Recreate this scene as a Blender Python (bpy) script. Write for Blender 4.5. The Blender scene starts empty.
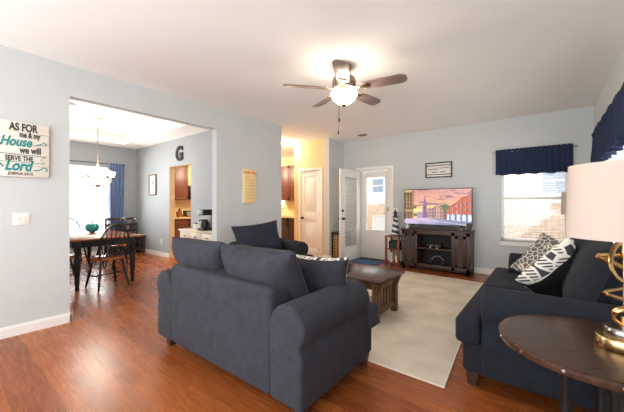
import bpy, bmesh, math, random
from mathutils import Vector, Matrix, noise as mnoise
random.seed(4)
PI = math.pi
scn = bpy.context.scene
col = scn.collection

# ------------------------------------------------------------------ camera, world, exposure
cam_data = bpy.data.cameras.new('camera')
cam = bpy.data.objects.new('camera', cam_data)
col.objects.link(cam)
cam.location = (0, 0, 1.26)
cam.rotation_euler = (PI/2, 0, math.atan(235/300))
cam_data.sensor_width = 36
cam_data.lens = 300/624*36
cam_data.shift_y = -1.8/624
cam_data.clip_start = 0.05
scn.camera = cam
scn.view_settings.view_transform = 'Standard'
scn.view_settings.look = 'None'
scn.view_settings.gamma = 1
scn.view_settings.use_curve_mapping = False
scn.view_settings.exposure = 1.6
scn.cycles.use_denoising = True
scn.cycles.max_bounces = 10
scn.cycles.diffuse_bounces = 6

world = bpy.data.worlds.new('world')
scn.world = world
world.use_nodes = True
bg = world.node_tree.nodes['Background']
bg.inputs[0].default_value = (0.97, 0.985, 1.0, 1)
bg.inputs[1].default_value = 1.05

def area(name, loc, rot, sx, sy, power, color=(1, 1, 1)):
    l = bpy.data.lights.new(name, 'AREA')
    l.shape = 'RECTANGLE'; l.size = sx; l.size_y = sy
    l.energy = power; l.color = color
    o = bpy.data.objects.new(name, l)
    o.location = loc; o.rotation_euler = rot
    col.objects.link(o)
    return o
# added fill light behind the camera that brightens the room
area('fill_behind_camera', (-1.8, -1.45, 1.5), (PI/2+0.4, 0, 0), 4.2, 2.2, 20, (1.0, 0.98, 0.96))

# daylight outside the right wall window and the dining room window
area('daylight_right_window', (0.85, 4.48, 1.4), (PI/2, 0, PI/2), 1.8, 1.5, 18, (1.0, 0.99, 0.97))
area('daylight_dining_window', (-9.1, 1.87, 1.45), (PI/2, 0, -PI/2), 1.9, 1.6, 70, (1.0, 0.99, 0.97))

def point(name, loc, power, color, r=0.06):
    l = bpy.data.lights.new(name, 'POINT')
    l.energy = power; l.color = color; l.shadow_soft_size = r
    o = bpy.data.objects.new(name, l); o.location = loc
    col.objects.link(o)
    return o

# ------------------------------------------------------------------ materials
def lin(c):
    return tuple((x/255/12.92 if x/255 <= 0.04045 else ((x/255+0.055)/1.055)**2.4) for x in c)

def mat(name, rgb, rough=0.6, metal=0.0, var=0.0, vscale=8.0, bump=0.0, bscale=60.0, stretch=(1, 1, 1),
        emit=None, estr=0.0, sheen=0.0, spec=0.5, rgb2=None):
    m = bpy.data.materials.new(name)
    m.use_nodes = True
    nt = m.node_tree; N = nt.nodes; L = nt.links
    b = N['Principled BSDF']
    c = lin(rgb)
    b.inputs['Base Color'].default_value = (*c, 1)
    b.inputs['Roughness'].default_value = rough
    b.inputs['Metallic'].default_value = metal
    b.inputs['Specular IOR Level'].default_value = spec
    if sheen:
        b.inputs['Sheen Weight'].default_value = sheen
        b.inputs['Sheen Roughness'].default_value = 0.5
    tc = N.new('ShaderNodeTexCoord')
    mp = N.new('ShaderNodeMapping'); mp.inputs['Scale'].default_value = stretch
    L.new(tc.outputs['Object'], mp.inputs['Vector'])
    if var or rgb2:
        nz = N.new('ShaderNodeTexNoise')
        nz.inputs['Scale'].default_value = vscale; nz.inputs['Detail'].default_value = 5
        L.new(mp.outputs[0], nz.inputs['Vector'])
        cr = N.new('ShaderNodeValToRGB')
        cr.color_ramp.elements[0].position = 0.3; cr.color_ramp.elements[1].position = 0.7
        lo = tuple(x*(1-var) for x in c)
        hi = lin(rgb2) if rgb2 else tuple(min(1, x*(1+var)) for x in c)
        cr.color_ramp.elements[0].color = (*lo, 1); cr.color_ramp.elements[1].color = (*hi, 1)
        L.new(nz.outputs['Fac'], cr.inputs[0]); L.new(cr.outputs[0], b.inputs['Base Color'])
    if bump:
        n2 = N.new('ShaderNodeTexNoise'); n2.inputs['Scale'].default_value = bscale; n2.inputs['Detail'].default_value = 3
        L.new(mp.outputs[0], n2.inputs['Vector'])
        bp = N.new('ShaderNodeBump'); bp.inputs['Strength'].default_value = bump; bp.inputs['Distance'].default_value = 0.01
        L.new(n2.outputs['Fac'], bp.inputs['Height']); L.new(bp.outputs[0], b.inputs['Normal'])
    if emit:
        b.inputs['Emission Color'].default_value = (*lin(emit), 1)
        b.inputs['Emission Strength'].default_value = estr
    return m

def wood_mat(name, a, b_, rough=0.35, scale=6, stretch=(1, 12, 12)):
    return mat(name, a, rough, var=0.25, vscale=scale, stretch=stretch, rgb2=b_, bump=0.05, bscale=scale*3)

M = {}
M['wall'] = mat('wall_paint', (199, 204, 205), 0.85, var=0.015, vscale=2, bump=0.02, bscale=250)
M['dining_wall'] = mat('dining_wall_paint', (160, 167, 174), 0.85, var=0.015, vscale=2, bump=0.02, bscale=250)
M['yellow_wall'] = mat('yellow_wall_paint', (226, 202, 156), 0.85, var=0.02, vscale=2, bump=0.02, bscale=250)
M['ceiling'] = mat('ceiling_paint', (244, 243, 241), 0.9, var=0.01, vscale=3, bump=0.05, bscale=160)
M['trim'] = mat('white_trim', (238, 236, 230), 0.45, var=0.01)
M['door'] = mat('white_door', (236, 233, 227), 0.4, var=0.01)
M['navy'] = mat('navy_fabric', (22, 27, 38), 0.95, var=0.28, vscale=14, bump=0.25, bscale=260)
M['slate'] = mat('slate_fabric', (47, 49, 58), 0.95, var=0.2, vscale=16, bump=0.25, bscale=260)
M['darkfab'] = mat('black_navy_fabric', (20, 23, 32), 0.95, var=0.2, vscale=14, bump=0.2, bscale=240)
M['chairfab'] = mat('charcoal_fabric', (28, 30, 38), 0.95, var=0.25, vscale=14, bump=0.25, bscale=260)
M['velvet'] = mat('navy_velvet', (30, 35, 50), 0.85, var=0.4, vscale=9, bump=0.2, bscale=120)
M['drape'] = mat('navy_drape', (28, 42, 72), 0.9, var=0.2, vscale=30, bump=0.2, bscale=200)
M['curtain'] = mat('blue_curtain', (104, 124, 166), 0.9, var=0.12, vscale=20)
M['espresso'] = wood_mat('espresso_wood', (58, 38, 30), (72, 48, 38), 0.4)
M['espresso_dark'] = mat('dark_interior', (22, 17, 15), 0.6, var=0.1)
M['tablewood'] = wood_mat('dark_walnut_top', (62, 41, 31), (80, 54, 42), 0.24, 5, (2, 14, 2))
M['mission'] = wood_mat('mission_oak', (92, 62, 38), (124, 86, 54), 0.38, 6, (10, 10, 2))
M['missiontop'] = wood_mat('mission_oak_top', (66, 46, 38), (88, 62, 48), 0.22, 5, (1.5, 14, 2))
M['redwood'] = wood_mat('reddish_wood', (112, 60, 36), (140, 80, 48), 0.4, 6, (10, 10, 2))
M['cabinet'] = wood_mat('cherry_cabinet', (96, 52, 34), (118, 66, 42), 0.4, 5, (10, 10, 2))
M['darkwood'] = wood_mat('dark_bench_wood', (62, 36, 28), (88, 52, 40), 0.4, 5, (3, 10, 10))
M['seatwood'] = wood_mat('orange_wood', (150, 84, 46), (176, 104, 60), 0.16, 6, (2, 12, 2))
M['black'] = mat('black_paint', (20, 22, 22), 0.35, var=0.1)
M['blackplastic'] = mat('black_plastic', (14, 14, 16), 0.35)
M['greyplastic'] = mat('grey_plastic', (120, 122, 126), 0.4)
M['whiteplastic'] = mat('white_plastic', (238, 234, 226), 0.4)
M['steel'] = mat('brushed_steel', (176, 172, 166), 0.3, 1.0)
M['nickel'] = mat('brushed_nickel', (150, 132, 110), 0.32, 1.0)
M['bronze'] = mat('dark_bronze', (60, 50, 44), 0.35, 0.8)
M['gold'] = mat('gold_metal', (224, 188, 130), 0.2, 1.0, var=0.25, vscale=25)
M['brass_hinge'] = mat('dull_brass', (130, 118, 100), 0.35, 0.9)
M['cream'] = mat('cream_paint', (226, 216, 196), 0.5, var=0.03)
M['shade'] = mat('cream_lampshade', (204, 188, 177), 0.9, bump=0.04, bscale=300)
M['rug'] = mat('beige_rug', (208, 196, 177), 1.0, var=0.1, vscale=3.5, bump=0.5, bscale=160, rgb2=(224, 213, 196))
M['rugedge'] = mat('rug_binding', (228, 216, 198), 1.0, bump=0.2, bscale=200)
M['blade'] = wood_mat('fan_blade_wood', (128, 108, 102), (150, 130, 122), 0.35, 5, (2, 12, 2))
M['bowl'] = mat('frosted_bowl', (250, 240, 225), 0.4, emit=(255, 238, 216), estr=18)
M['bulbshade'] = mat('frosted_shade', (250, 244, 232), 0.4, emit=(255, 236, 210), estr=2.2)
M['teal'] = mat('teal_glaze', (56, 160, 158), 0.25, var=0.1)
M['runner'] = mat('striped_runner', (206, 208, 206), 0.9, var=0.06, vscale=12)
M['mat_blue'] = mat('blue_doormat', (66, 104, 142), 1.0, var=0.25, vscale=40, bump=0.4, bscale=200)
M['signwood'] = mat('whitewashed_board', (226, 220, 208), 0.8, var=0.06, vscale=5, stretch=(1, 1, 8))
M['signdark'] = mat('charcoal_ink', (64, 66, 66), 0.8)
M['signteal'] = mat('teal_ink', (36, 140, 140), 0.7)
M['yellowboard'] = mat('tan_board', (240, 214, 160), 0.8, var=0.05, vscale=6)
M['redink'] = mat('red_ink', (206, 120, 84), 0.8)
M['paleink'] = mat('brown_ink', (206, 172, 116), 0.8)
M['paper'] = mat('print_paper', (232, 226, 218), 0.8, var=0.02)
M['blackframe'] = mat('black_frame', (48, 42, 40), 0.45)
M['brownframe'] = mat('brown_frame', (120, 88, 62), 0.5)
M['counter'] = mat('tan_counter', (206, 172, 122), 0.35, var=0.08, vscale=30)
M['backsplash'] = mat('backsplash_tile', (232, 212, 178), 0.5)
M['logtan'] = mat('tan_ring', (196, 164, 116), 0.6, var=0.1)
M['outground'] = mat('patio_ground', (170, 164, 152), 0.9, var=0.1, vscale=2)
M['fencewood'] = wood_mat('fence_wood', (196, 168, 144), (214, 188, 164), 0.9, 3, (6, 6, 1))
M['siding'] = mat('pale_siding', (236, 236, 234), 0.8, var=0.02)
M['roof'] = mat('grey_roof', (150, 150, 156), 0.9, var=0.1, vscale=12)
M['winglass_far'] = mat('far_pane', (120, 136, 156), 0.15)
M['bush'] = mat('bush_leaves', (96, 128, 74), 0.8, var=0.4, vscale=10)
M['lhwhite'] = mat('lighthouse_white', (228, 228, 226), 0.5)
M['lhnavy'] = mat('lighthouse_navy', (34, 42, 66), 0.45)
M['basket'] = mat('dark_basket', (44, 44, 42), 0.9, var=0.3, vscale=50, bump=0.4, bscale=80)
M['candle'] = mat('ivory_wax', (232, 222, 204), 0.5)

def glass_mat(name, tint=(1, 1, 1), gloss=0.08):
    m = bpy.data.materials.new(name); m.use_nodes = True
    nt = m.node_tree; N = nt.nodes; N.clear()
    out = N.new('ShaderNodeOutputMaterial'); mix = N.new('ShaderNodeMixShader')
    t = N.new('ShaderNodeBsdfTransparent'); g = N.new('ShaderNodeBsdfGlossy')
    t.inputs[0].default_value = (*tint, 1); g.inputs['Roughness'].default_value = 0.02
    mix.inputs[0].default_value = gloss
    nt.links.new(t.outputs[0], mix.inputs[1]); nt.links.new(g.outputs[0], mix.inputs[2])
    nt.links.new(mix.outputs[0], out.inputs[0])
    return m
M['glass'] = glass_mat('window_glass')
M['crystal'] = glass_mat('crystal', (0.92, 0.9, 0.86), 0.25)

def blind_mat():
    m = mat('white_blind', (240, 240, 236), 0.5)
    nt = m.node_tree; N = nt.nodes; b = N['Principled BSDF']
    tr = N.new('ShaderNodeBsdfTranslucent'); tr.inputs[0].default_value = (0.85, 0.85, 0.83, 1)
    mx = N.new('ShaderNodeMixShader'); mx.inputs[0].default_value = 0.35
    out = [n for n in N if n.type == 'OUTPUT_MATERIAL'][0]
    nt.links.new(b.outputs[0], mx.inputs[1]); nt.links.new(tr.outputs[0], mx.inputs[2]); nt.links.new(mx.outputs[0], out.inputs[0])
    return m
M['blind'] = blind_mat()

def floor_mat():
    m = bpy.data.materials.new('hardwood_floor'); m.use_nodes = True
    nt = m.node_tree; N = nt.nodes; L = nt.links; b = N['Principled BSDF']
    tc = N.new('ShaderNodeTexCoord')
    br = N.new('ShaderNodeTexBrick')
    br.inputs['Scale'].default_value = 1; br.inputs['Brick Width'].default_value = 1.15
    br.inputs['Row Height'].default_value = 0.105; br.inputs['Mortar Size'].default_value = 0.0014
    br.inputs['Mortar Smooth'].default_value = 0.3; br.inputs['Bias'].default_value = 0.0
    br.offset = 0.37; br.offset_frequency = 3
    br.inputs['Color1'].default_value = (*lin((134, 71, 33)), 1)
    br.inputs['Color2'].default_value = (*lin((166, 94, 46)), 1)
    br.inputs['Mortar'].default_value = (*lin((96, 48, 28)), 1)
    L.new(tc.outputs['Object'], br.inputs['Vector'])
    mp = N.new('ShaderNodeMapping'); mp.inputs['Scale'].default_value = (1.6, 18, 1)
    L.new(tc.outputs['Object'], mp.inputs['Vector'])
    nz = N.new('ShaderNodeTexNoise'); nz.inputs['Scale'].default_value = 3; nz.inputs['Detail'].default_value = 8
    nz.inputs['Distortion'].default_value = 0.6
    L.new(mp.outputs[0], nz.inputs['Vector'])
    cr = N.new('ShaderNodeValToRGB')
    cr.color_ramp.elements[0].position = 0.3; cr.color_ramp.elements[1].position = 0.72
    cr.color_ramp.elements[0].color = (0.78, 0.73, 0.68, 1); cr.color_ramp.elements[1].color = (1.15, 1.15, 1.15, 1)
    L.new(nz.outputs['Fac'], cr.inputs[0])
    mx = N.new('ShaderNodeMix'); mx.data_type = 'RGBA'; mx.blend_type = 'MULTIPLY'; mx.inputs[0].default_value = 1
    L.new(br.outputs['Color'], mx.inputs[6]); L.new(cr.outputs[0], mx.inputs[7])
    L.new(mx.outputs[2], b.inputs['Base Color'])
    b.inputs['Roughness'].default_value = 0.22
    rr = N.new('ShaderNodeMapRange'); rr.inputs[3].default_value = 0.2; rr.inputs[4].default_value = 0.34
    b.inputs['Specular IOR Level'].default_value = 0.32
    L.new(nz.outputs['Fac'], rr.inputs[0]); L.new(rr.outputs[0], b.inputs['Roughness'])
    bp = N.new('ShaderNodeBump'); bp.inputs['Strength'].default_value = 0.12; bp.inputs['Distance'].default_value = 0.004; bp.invert = True
    L.new(br.outputs['Fac'], bp.inputs['Height']); L.new(bp.outputs[0], b.inputs['Normal'])
    return m
M['floor'] = floor_mat()

def pattern_mat(name, scale, line=0.07, cell=(92, 88, 88), lines=(226, 220, 208), stripes=0.0):
    """irregular white net over grey cells, some cells striped"""
    m = bpy.data.materials.new(name); m.use_nodes = True
    nt = m.node_tree; N = nt.nodes; L = nt.links; b = N['Principled BSDF']
    b.inputs['Roughness'].default_value = 0.95
    tc = N.new('ShaderNodeTexCoord')
    v = N.new('ShaderNodeTexVoronoi'); v.feature = 'DISTANCE_TO_EDGE'; v.voronoi_dimensions = '2D'; v.inputs['Scale'].default_value = scale
    L.new(tc.outputs['Object'], v.inputs['Vector'])
    lt = N.new('ShaderNodeMath'); lt.operation = 'LESS_THAN'; lt.inputs[1].default_value = line
    L.new(v.outputs['Distance'], lt.inputs[0])
    fac = lt
    if stripes:
        v2 = N.new('ShaderNodeTexVoronoi'); v2.voronoi_dimensions = '2D'; v2.inputs['Scale'].default_value = scale
        L.new(tc.outputs['Object'], v2.inputs['Vector'])
        sep = N.new('ShaderNodeSeparateColor'); L.new(v2.outputs['Color'], sep.inputs[0])
        gt = N.new('ShaderNodeMath'); gt.operation = 'LESS_THAN'; gt.inputs[1].default_value = stripes
        L.new(sep.outputs[0], gt.inputs[0])
        wv = N.new('ShaderNodeTexWave'); wv.inputs['Scale'].default_value = 15; wv.wave_type = 'BANDS'; wv.bands_direction = 'DIAGONAL'
        L.new(tc.outputs['Object'], wv.inputs['Vector'])
        g2 = N.new('ShaderNodeMath'); g2.operation = 'GREATER_THAN'; g2.inputs[1].default_value = 0.45
        L.new(wv.outputs['Fac'], g2.inputs[0])
        mu = N.new('ShaderNodeMath'); mu.operation = 'MULTIPLY'; L.new(gt.outputs[0], mu.inputs[0]); L.new(g2.outputs[0], mu.inputs[1])
        fac = N.new('ShaderNodeMath'); fac.operation = 'MAXIMUM'; L.new(mu.outputs[0], fac.inputs[0]); L.new(lt.outputs[0], fac.inputs[1])
    mx = N.new('ShaderNodeMix'); mx.data_type = 'RGBA'
    mx.inputs[6].default_value = (*lin(cell), 1); mx.inputs[7].default_value = (*lin(lines), 1)
    L.new(fac.outputs[0], mx.inputs[0]); L.new(mx.outputs[2], b.inputs['Base Color'])
    return m
M['patA'] = pattern_mat('grey_net_print', 21, 0.07, (104, 98, 98), (222, 214, 202), 0.16)
M['patB'] = pattern_mat('white_leaf_print', 13, 0.11, (66, 66, 72), (236, 232, 222), 0.65)

# ------------------------------------------------------------------ mesh builder
class MB:
    def __init__(s):
        s.bm = bmesh.new(); s.mi = 0
    def _tag(s, n0):
        s.bm.faces.ensure_lookup_table()
        for f in s.bm.faces[n0:]:
            f.material_index = s.mi
        return s
    def _add(s, verts, faces, T=None):
        n0 = len(s.bm.faces)
        vs = [s.bm.verts.new(T @ Vector(v) if T else v) for v in verts]
        for f in faces:
            try: s.bm.faces.new([vs[i] for i in f])
            except ValueError: pass
        return s._tag(n0)
    def sub(s, other, T=None):
        me = bpy.data.meshes.new('tmp'); other.to_mesh(me); other.free()
        n0 = len(s.bm.faces); nv = len(s.bm.verts)
        s.bm.from_mesh(me); bpy.data.meshes.remove(me)
        s.bm.verts.ensure_lookup_table()
        if T:
            for v in s.bm.verts[nv:]: v.co = T @ v.co
        return s._tag(n0)
    def box(s, lo, hi, bev=0.0, T=None, seg=2):
        x0, y0, z0 = lo; x1, y1, z1 = hi
        v = [(x0,y0,z0),(x1,y0,z0),(x1,y1,z0),(x0,y1,z0),(x0,y0,z1),(x1,y0,z1),(x1,y1,z1),(x0,y1,z1)]
        f = [(0,3,2,1),(4,5,6,7),(0,1,5,4),(1,2,6,5),(2,3,7,6),(3,0,4,7)]
        if not bev:
            return s._add(v, f, T)
        b = bmesh.new(); vs = [b.verts.new(p) for p in v]
        for q in f: b.faces.new([vs[i] for i in q])
        bmesh.ops.bevel(b, geom=b.edges[:], offset=bev, segments=seg, profile=0.5, affect='EDGES')
        return s.sub(b, T)
    def prism(s, poly, axis, lo, hi, bev=0.0, T=None, seg=2, ang=25):
        n = len(poly)
        def P(a, b, t):
            return {'x': (t, a, b), 'y': (a, t, b), 'z': (a, b, t)}[axis]
        v = [P(a, b, lo) for a, b in poly] + [P(a, b, hi) for a, b in poly]
        f = [tuple(range(n)), tuple(range(2*n-1, n-1, -1))] + [(i, i+n, (i+1) % n + n, (i+1) % n) for i in range(n)]
        b = bmesh.new(); vs = [b.verts.new(p) for p in v]
        for q in f: b.faces.new([vs[i] for i in q])
        bmesh.ops.recalc_face_normals(b, faces=b.faces[:])
        if bev:
            ed = [e for e in b.edges if e.calc_face_angle(0) > math.radians(ang)]
            bmesh.ops.bevel(b, geom=ed, offset=bev, segments=seg, profile=0.5, affect='EDGES', clamp_overlap=True)
        return s.sub(b, T)
    def frame(s, p0, p1):
        d = (Vector(p1) - Vector(p0)).normalized()
        a = Vector((0, 0, 1)) if abs(d.z) < 0.9 else Vector((1, 0, 0))
        u = d.cross(a).normalized(); return u, d.cross(u)
    def cyl(s, p0, p1, r0, r1=None, seg=16, T=None):
        r1 = r0 if r1 is None else r1
        u, w = s.frame(p0, p1); p0 = Vector(p0); p1 = Vector(p1); v = []
        for p, r in ((p0, r0), (p1, r1)):
            for i in range(seg):
                a = 2*PI*i/seg; v.append(p + u*math.cos(a)*r + w*math.sin(a)*r)
        f = [(i, (i+1) % seg, (i+1) % seg+seg, i+seg) for i in range(seg)] + [tuple(range(seg-1, -1, -1)), tuple(range(seg, 2*seg))]
        return s._add(v, f, T)
    def tube(s, pts, r, seg=8, closed=False, T=None, flat=None):
        """flat=(half width, half thickness) sweeps a flat band, else a round tube; r may be a list"""
        P = [Vector(p) for p in pts]; n = len(P); v = []; f = []
        u = None
        for i in range(n):
            a = P[(i-1) % n] if (closed or i > 0) else P[i]
            b = P[(i+1) % n] if (closed or i < n-1) else P[i]
            d = (b - a).normalized()
            if u is None:
                g = Vector((0, 0, 1)) if abs(d.z) < 0.9 else Vector((1, 0, 0)); u = d.cross(g).normalized()
            else:
                u = (u - d*u.dot(d)).normalized()
            w = d.cross(u)
            rr = r[i] if isinstance(r, (list, tuple)) else r
            for k in range(seg):
                an = 2*PI*k/seg
                if flat: v.append(P[i] + u*math.cos(an)*flat[0] + w*math.sin(an)*flat[1])
                else: v.append(P[i] + u*math.cos(an)*rr + w*math.sin(an)*rr)
        m = n if closed else n-1
        for i in range(m):
            j = (i+1) % n
            for k in range(seg):
                f.append((i*seg+k, i*seg+(k+1) % seg, j*seg+(k+1) % seg, j*seg+k))
        if not closed:
            f += [tuple(range(seg-1, -1, -1)), tuple(range((n-1)*seg, n*seg))]
        return s._add(v, f, T)
    def lathe(s, prof, c=(0, 0, 0), seg=24, T=None, cap=True):
        v = []; f = []; n = len(prof)
        for r, z in prof:
            for k in range(seg):
                a = 2*PI*k/seg; v.append((c[0]+r*math.cos(a), c[1]+r*math.sin(a), c[2]+z))
        for i in range(n-1):
            for k in range(seg):
                f.append((i*seg+k, i*seg+(k+1) % seg, (i+1)*seg+(k+1) % seg, (i+1)*seg+k))
        if cap:
            if prof[0][0] > 1e-4: f.append(tuple(range(seg-1, -1, -1)))
            if prof[-1][0] > 1e-4: f.append(tuple(range((n-1)*seg, n*seg)))
        return s._add(v, f, T)
    def surf(s, fn, nu, nv, T=None):
        v = [fn(i/nu, j/nv) for j in range(nv+1) for i in range(nu+1)]
        f = [(j*(nu+1)+i, j*(nu+1)+i+1, (j+1)*(nu+1)+i+1, (j+1)*(nu+1)+i) for j in range(nv) for i in range(nu)]
        return s._add(v, f, T)
    def rbox(s, c, size, r, n=5, bulge=(0, 0, 0), T=None, m=3):
        """rounded box that may bulge along its axes"""
        h = [x/2 for x in size]
        def samples(a):
            out = [-a + r*(1-math.cos(PI/2*k/m)) * 1.0 for k in range(m)]
            out = [-a + r*k/m for k in range(m)]
            inner = [-a+r + (2*a-2*r)*k/n for k in range(n+1)]
            return out + inner + [-x for x in out[::-1]]
        S = [samples(a) for a in h]
        b = bmesh.new()
        for ax in range(3):
            o = [(1, 2), (2, 0), (0, 1)][ax]
            for sg in (-1, 1):
                g = []
                for pv in S[o[1]]:
                    row = []
                    for pu in S[o[0]]:
                        p = [0, 0, 0]; p[ax] = sg*h[ax]; p[o[0]] = pu; p[o[1]] = pv
                        q = [max(-h[k]+r, min(h[k]-r, p[k])) for k in range(3)]
                        d = Vector([p[k]-q[k] for k in range(3)])
                        w = Vector(q) + d.normalized()*r
                        for k in range(3):
                            if bulge[k]:
                                e = 1.0
                                for j in range(3):
                                    if j != k: e *= max(0, 1-(w[j]/h[j])**2)
                                w[k] += bulge[k]*e*(w[k]/h[k])
                        row.append(b.verts.new((w[0]+c[0], w[1]+c[1], w[2]+c[2])))
                    g.append(row)
                for j in range(len(g)-1):
                    for i in range(len(g[0])-1):
                        q = (g[j][i], g[j][i+1], g[j+1][i+1], g[j+1][i])
                        b.faces.new(q if sg > 0 else q[::-1])
        bmesh.ops.remove_doubles(b, verts=b.verts[:], dist=1e-5)
        return s.sub(b, T)
    def pillow(s, w, h, t, T=None, pinch=0.07, n=18, seed=0.0, two=False, wrinkle=0.012, wrap=(2, 2, 2, 2)):
        for side in (1, -1):
            def fn(a, b):
                # denser samples near the rim
                u = math.sin((a*2-1)*PI/2); v = math.sin((b*2-1)*PI/2)
                x = w/2*u*(1-pinch*(1-v*v)); y = h/2*v*(1-pinch*(1-u*u))
                k = max(0, (1-u**4))*max(0, (1-v**4))
                z = side*t/2*k**0.55
                z += wrinkle*mnoise.noise(Vector((x*7+seed, y*7, side*2.0)))*k**0.3
                return (x, y, z)
            n0 = len(s.bm.faces)
            s.surf(fn, n, n, T)
            if side < 0:
                s.bm.faces.ensure_lookup_table()
                for f in s.bm.faces[n0:]: f.normal_flip()
                if two:        # the front print wraps a little way round the rim
                    for k, f in enumerate(s.bm.faces[n0:]):
                        i_, j_ = k % n, k//n
                        f.material_index = 0 if (i_ < wrap[0] or j_ < wrap[1] or n-1-i_ < wrap[2] or n-1-j_ < wrap[3]) else 1
        return s
    def text(s, body, size, T, depth=0.002, shear=0.0, bold=0.0, align='CENTER', space=1.0):
        cu = bpy.data.curves.new('t', 'FONT'); cu.body = body; cu.size = size; cu.extrude = depth/2
        cu.shear = shear; cu.offset = bold; cu.align_x = align; cu.space_character = space; cu.resolution_u = 4
        o = bpy.data.objects.new('t', cu); col.objects.link(o)
        dg = bpy.context.evaluated_depsgraph_get()
        me = bpy.data.meshes.new_from_object(o.evaluated_get(dg))
        n0 = len(s.bm.faces); nv = len(s.bm.verts)
        s.bm.from_mesh(me); s.bm.verts.ensure_lookup_table()
        for v in s.bm.verts[nv:]: v.co = T @ v.co
        bpy.data.objects.remove(o); bpy.data.curves.remove(cu); bpy.data.meshes.remove(me)
        return s._tag(n0)
    def build(s, name, m, parent=None, ang=40, flatshade=False):
        me = bpy.data.meshes.new(name)
        s.bm.normal_update()
        s.bm.to_mesh(me); s.bm.free()
        for x in (m if isinstance(m, (list, tuple)) else [m]): me.materials.append(M[x] if isinstance(x, str) else x)
        if not flatshade:
            me.polygons.foreach_set('use_smooth', [True]*len(me.polygons))
            me.set_sharp_from_angle(angle=math.radians(ang))
        o = bpy.data.objects.new(name, me); col.objects.link(o)
        if parent: o.parent = parent
        return o

def tag(o, label, cat, group=None):
    o['label'] = label; o['category'] = cat
    if group: o['group'] = group
    return o
def thing(name, label, cat, loc=(0, 0, 0), rz=0.0, group=None):
    o = bpy.data.objects.new(name, None); o.empty_display_size = 0.1
    col.objects.link(o); o.location = loc; o.rotation_euler = (0, 0, rz)
    return tag(o, label, cat, group)
def struct(name, mb, m, parent=None, label=None):
    o = mb.build(name, m, parent)
    if not parent: o['kind'] = 'structure'
    if label: o['label'] = label
    return o
def copy_tree(o, parent=None):
    c = o.copy(); col.objects.link(c)
    if parent: c.parent = parent
    for ch in [x for x in bpy.data.objects if x.parent == o]:
        copy_tree(ch, c)
    return c
def dup(o, loc, rz, label):
    c = copy_tree(o); c.location = loc; c.rotation_euler = (0, 0, rz); c['label'] = label
    return c
def Tr(x, y, z): return Matrix.Translation((x, y, z))
def Rot(a, ax): return Matrix.Rotation(a, 4, ax)
def one(fn, *a, **k):
    b = MB(); getattr(b, fn)(*a, **k); return b
def wallmb(axis, a0, a1, t0, t1, z0, z1, holes=()):
    """a wall running along `axis` from a0 to a1, thickness t0..t1, with rectangular holes (a,b,zlo,zhi)"""
    b = MB()
    def bx(p, q, lo, hi):
        if q-p < 1e-4 or hi-lo < 1e-4: return
        if axis == 'x': b.box((p, t0, lo), (q, t1, hi))
        else: b.box((t0, p, lo), (t1, q, hi))
    cur = a0
    for h in sorted(holes):
        bx(cur, h[0], z0, z1); bx(h[0], h[1], z0, h[2]); bx(h[0], h[1], h[3], z1); cur = h[1]
    bx(cur, a1, z0, z1)
    return b

# ------------------------------------------------------------------ the room shell
LX, BY, RX, H = -4.02, 6.2, 0.56, 2.75
DY, DX = 3.48, -8.8          # dining doorway wall, dining window wall
OP0, OP1, OPZ = 0.927, 2.74, 2.42
struct('floor', one('box', (-8.94, -1.5, -0.1), (0.7, 7.14, 0)), 'floor')
cl = MB(); cl.box((-4.14, -1.5, H), (0.7, 6.34, H+0.1)); cl.box((-8.94, DY, H), (-4.14, 7.14, H+0.1)); cl.box((-4.14, 6.34, H), (-3.87, 7.14, H+0.1))
struct('ceiling', cl, 'ceiling')
# dining ceiling: soffit round a raised tray
TX0, TX1, TY0, TY1, TZ = -8.3, -4.64, -0.3, 3.0, 2.95
dc = MB()
dc.box((-8.94, -0.94, H), (-4.14, TY0, H+0.3)); dc.box((-8.94, TY1, H), (-4.14, DY, H+0.3))
dc.box((-8.94, TY0, H), (TX0, TY1, H+0.3)); dc.box((TX1, TY0, H), (-4.14, TY1, H+0.3))
dc.box((TX0, TY0, TZ), (TX1, TY1, TZ+0.1))
struct('ceiling_dining', dc, 'ceiling')
struct('wall_left', wallmb('y', -1.5, 4.18, LX-0.12, LX, 0, H, [(OP0, OP1, 0, OPZ)]), 'wall')
DRX0, DRX1, DRZ = -3.47, -2.68, 2.04
WX0, WX1, WZ0, WZ1 = -0.64, 0.27, 0.62, 2.1
struct('wall_back', wallmb('x', -3.99, 0.7, BY, BY+0.14, 0, H, [(DRX0, DRX1, 0, DRZ), (WX0, WX1, WZ0, WZ1)]), 'wall')
RY0, RY1 = 3.55, 5.4
struct('wall_right', wallmb('y', -1.5, 6.2, RX, RX+0.14, 0, H, [(RY0, RY1, WZ0, WZ1)]), 'wall')
PY, PX0, PX1 = 5.57, -4.92, -3.87
PD0, PD1, PDZ = -4.70, -4.12, 2.05
struct('wall_pantry', wallmb('x', PX0, PX1-0.004, PY, PY+0.1, 0, H, [(PD0, PD1, 0, PDZ)]), 'yellow_wall')
struct('wall_entry', wallmb('y', PY-0.002, BY, PX1-0.12, PX1, 0, H), 'wall')
struct('wall_kitchen', wallmb('y', PY+0.1, 7.0, PX0, PX0+0.1, 0, H), 'yellow_wall')
struct('wall_dining', wallmb('y', -0.94, DY, DX-0.14, DX, 0, H, [(0.9, 2.84, 0.6, 2.2)]), 'dining_wall')
struct('wall_dining_side', wallmb('x', DX, LX-0.12, -0.94, -0.8, 0, H), 'dining_wall')
KD0, KD1, KDZ = -6.97, -6.04, 2.13
dw = wallmb('x', DX, LX-0.12, DY, DY+0.012, 0, H, [(KD0, KD1, 0, KDZ)])
dw.mi = 1
o2 = wallmb('x', DX, LX-0.12, DY+0.012, DY+0.12, 0, H, [(KD0, KD1, 0, KDZ)])
dw.sub(o2.bm)
struct('wall_doorway', dw, ['dining_wall', 'yellow_wall'])
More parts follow.
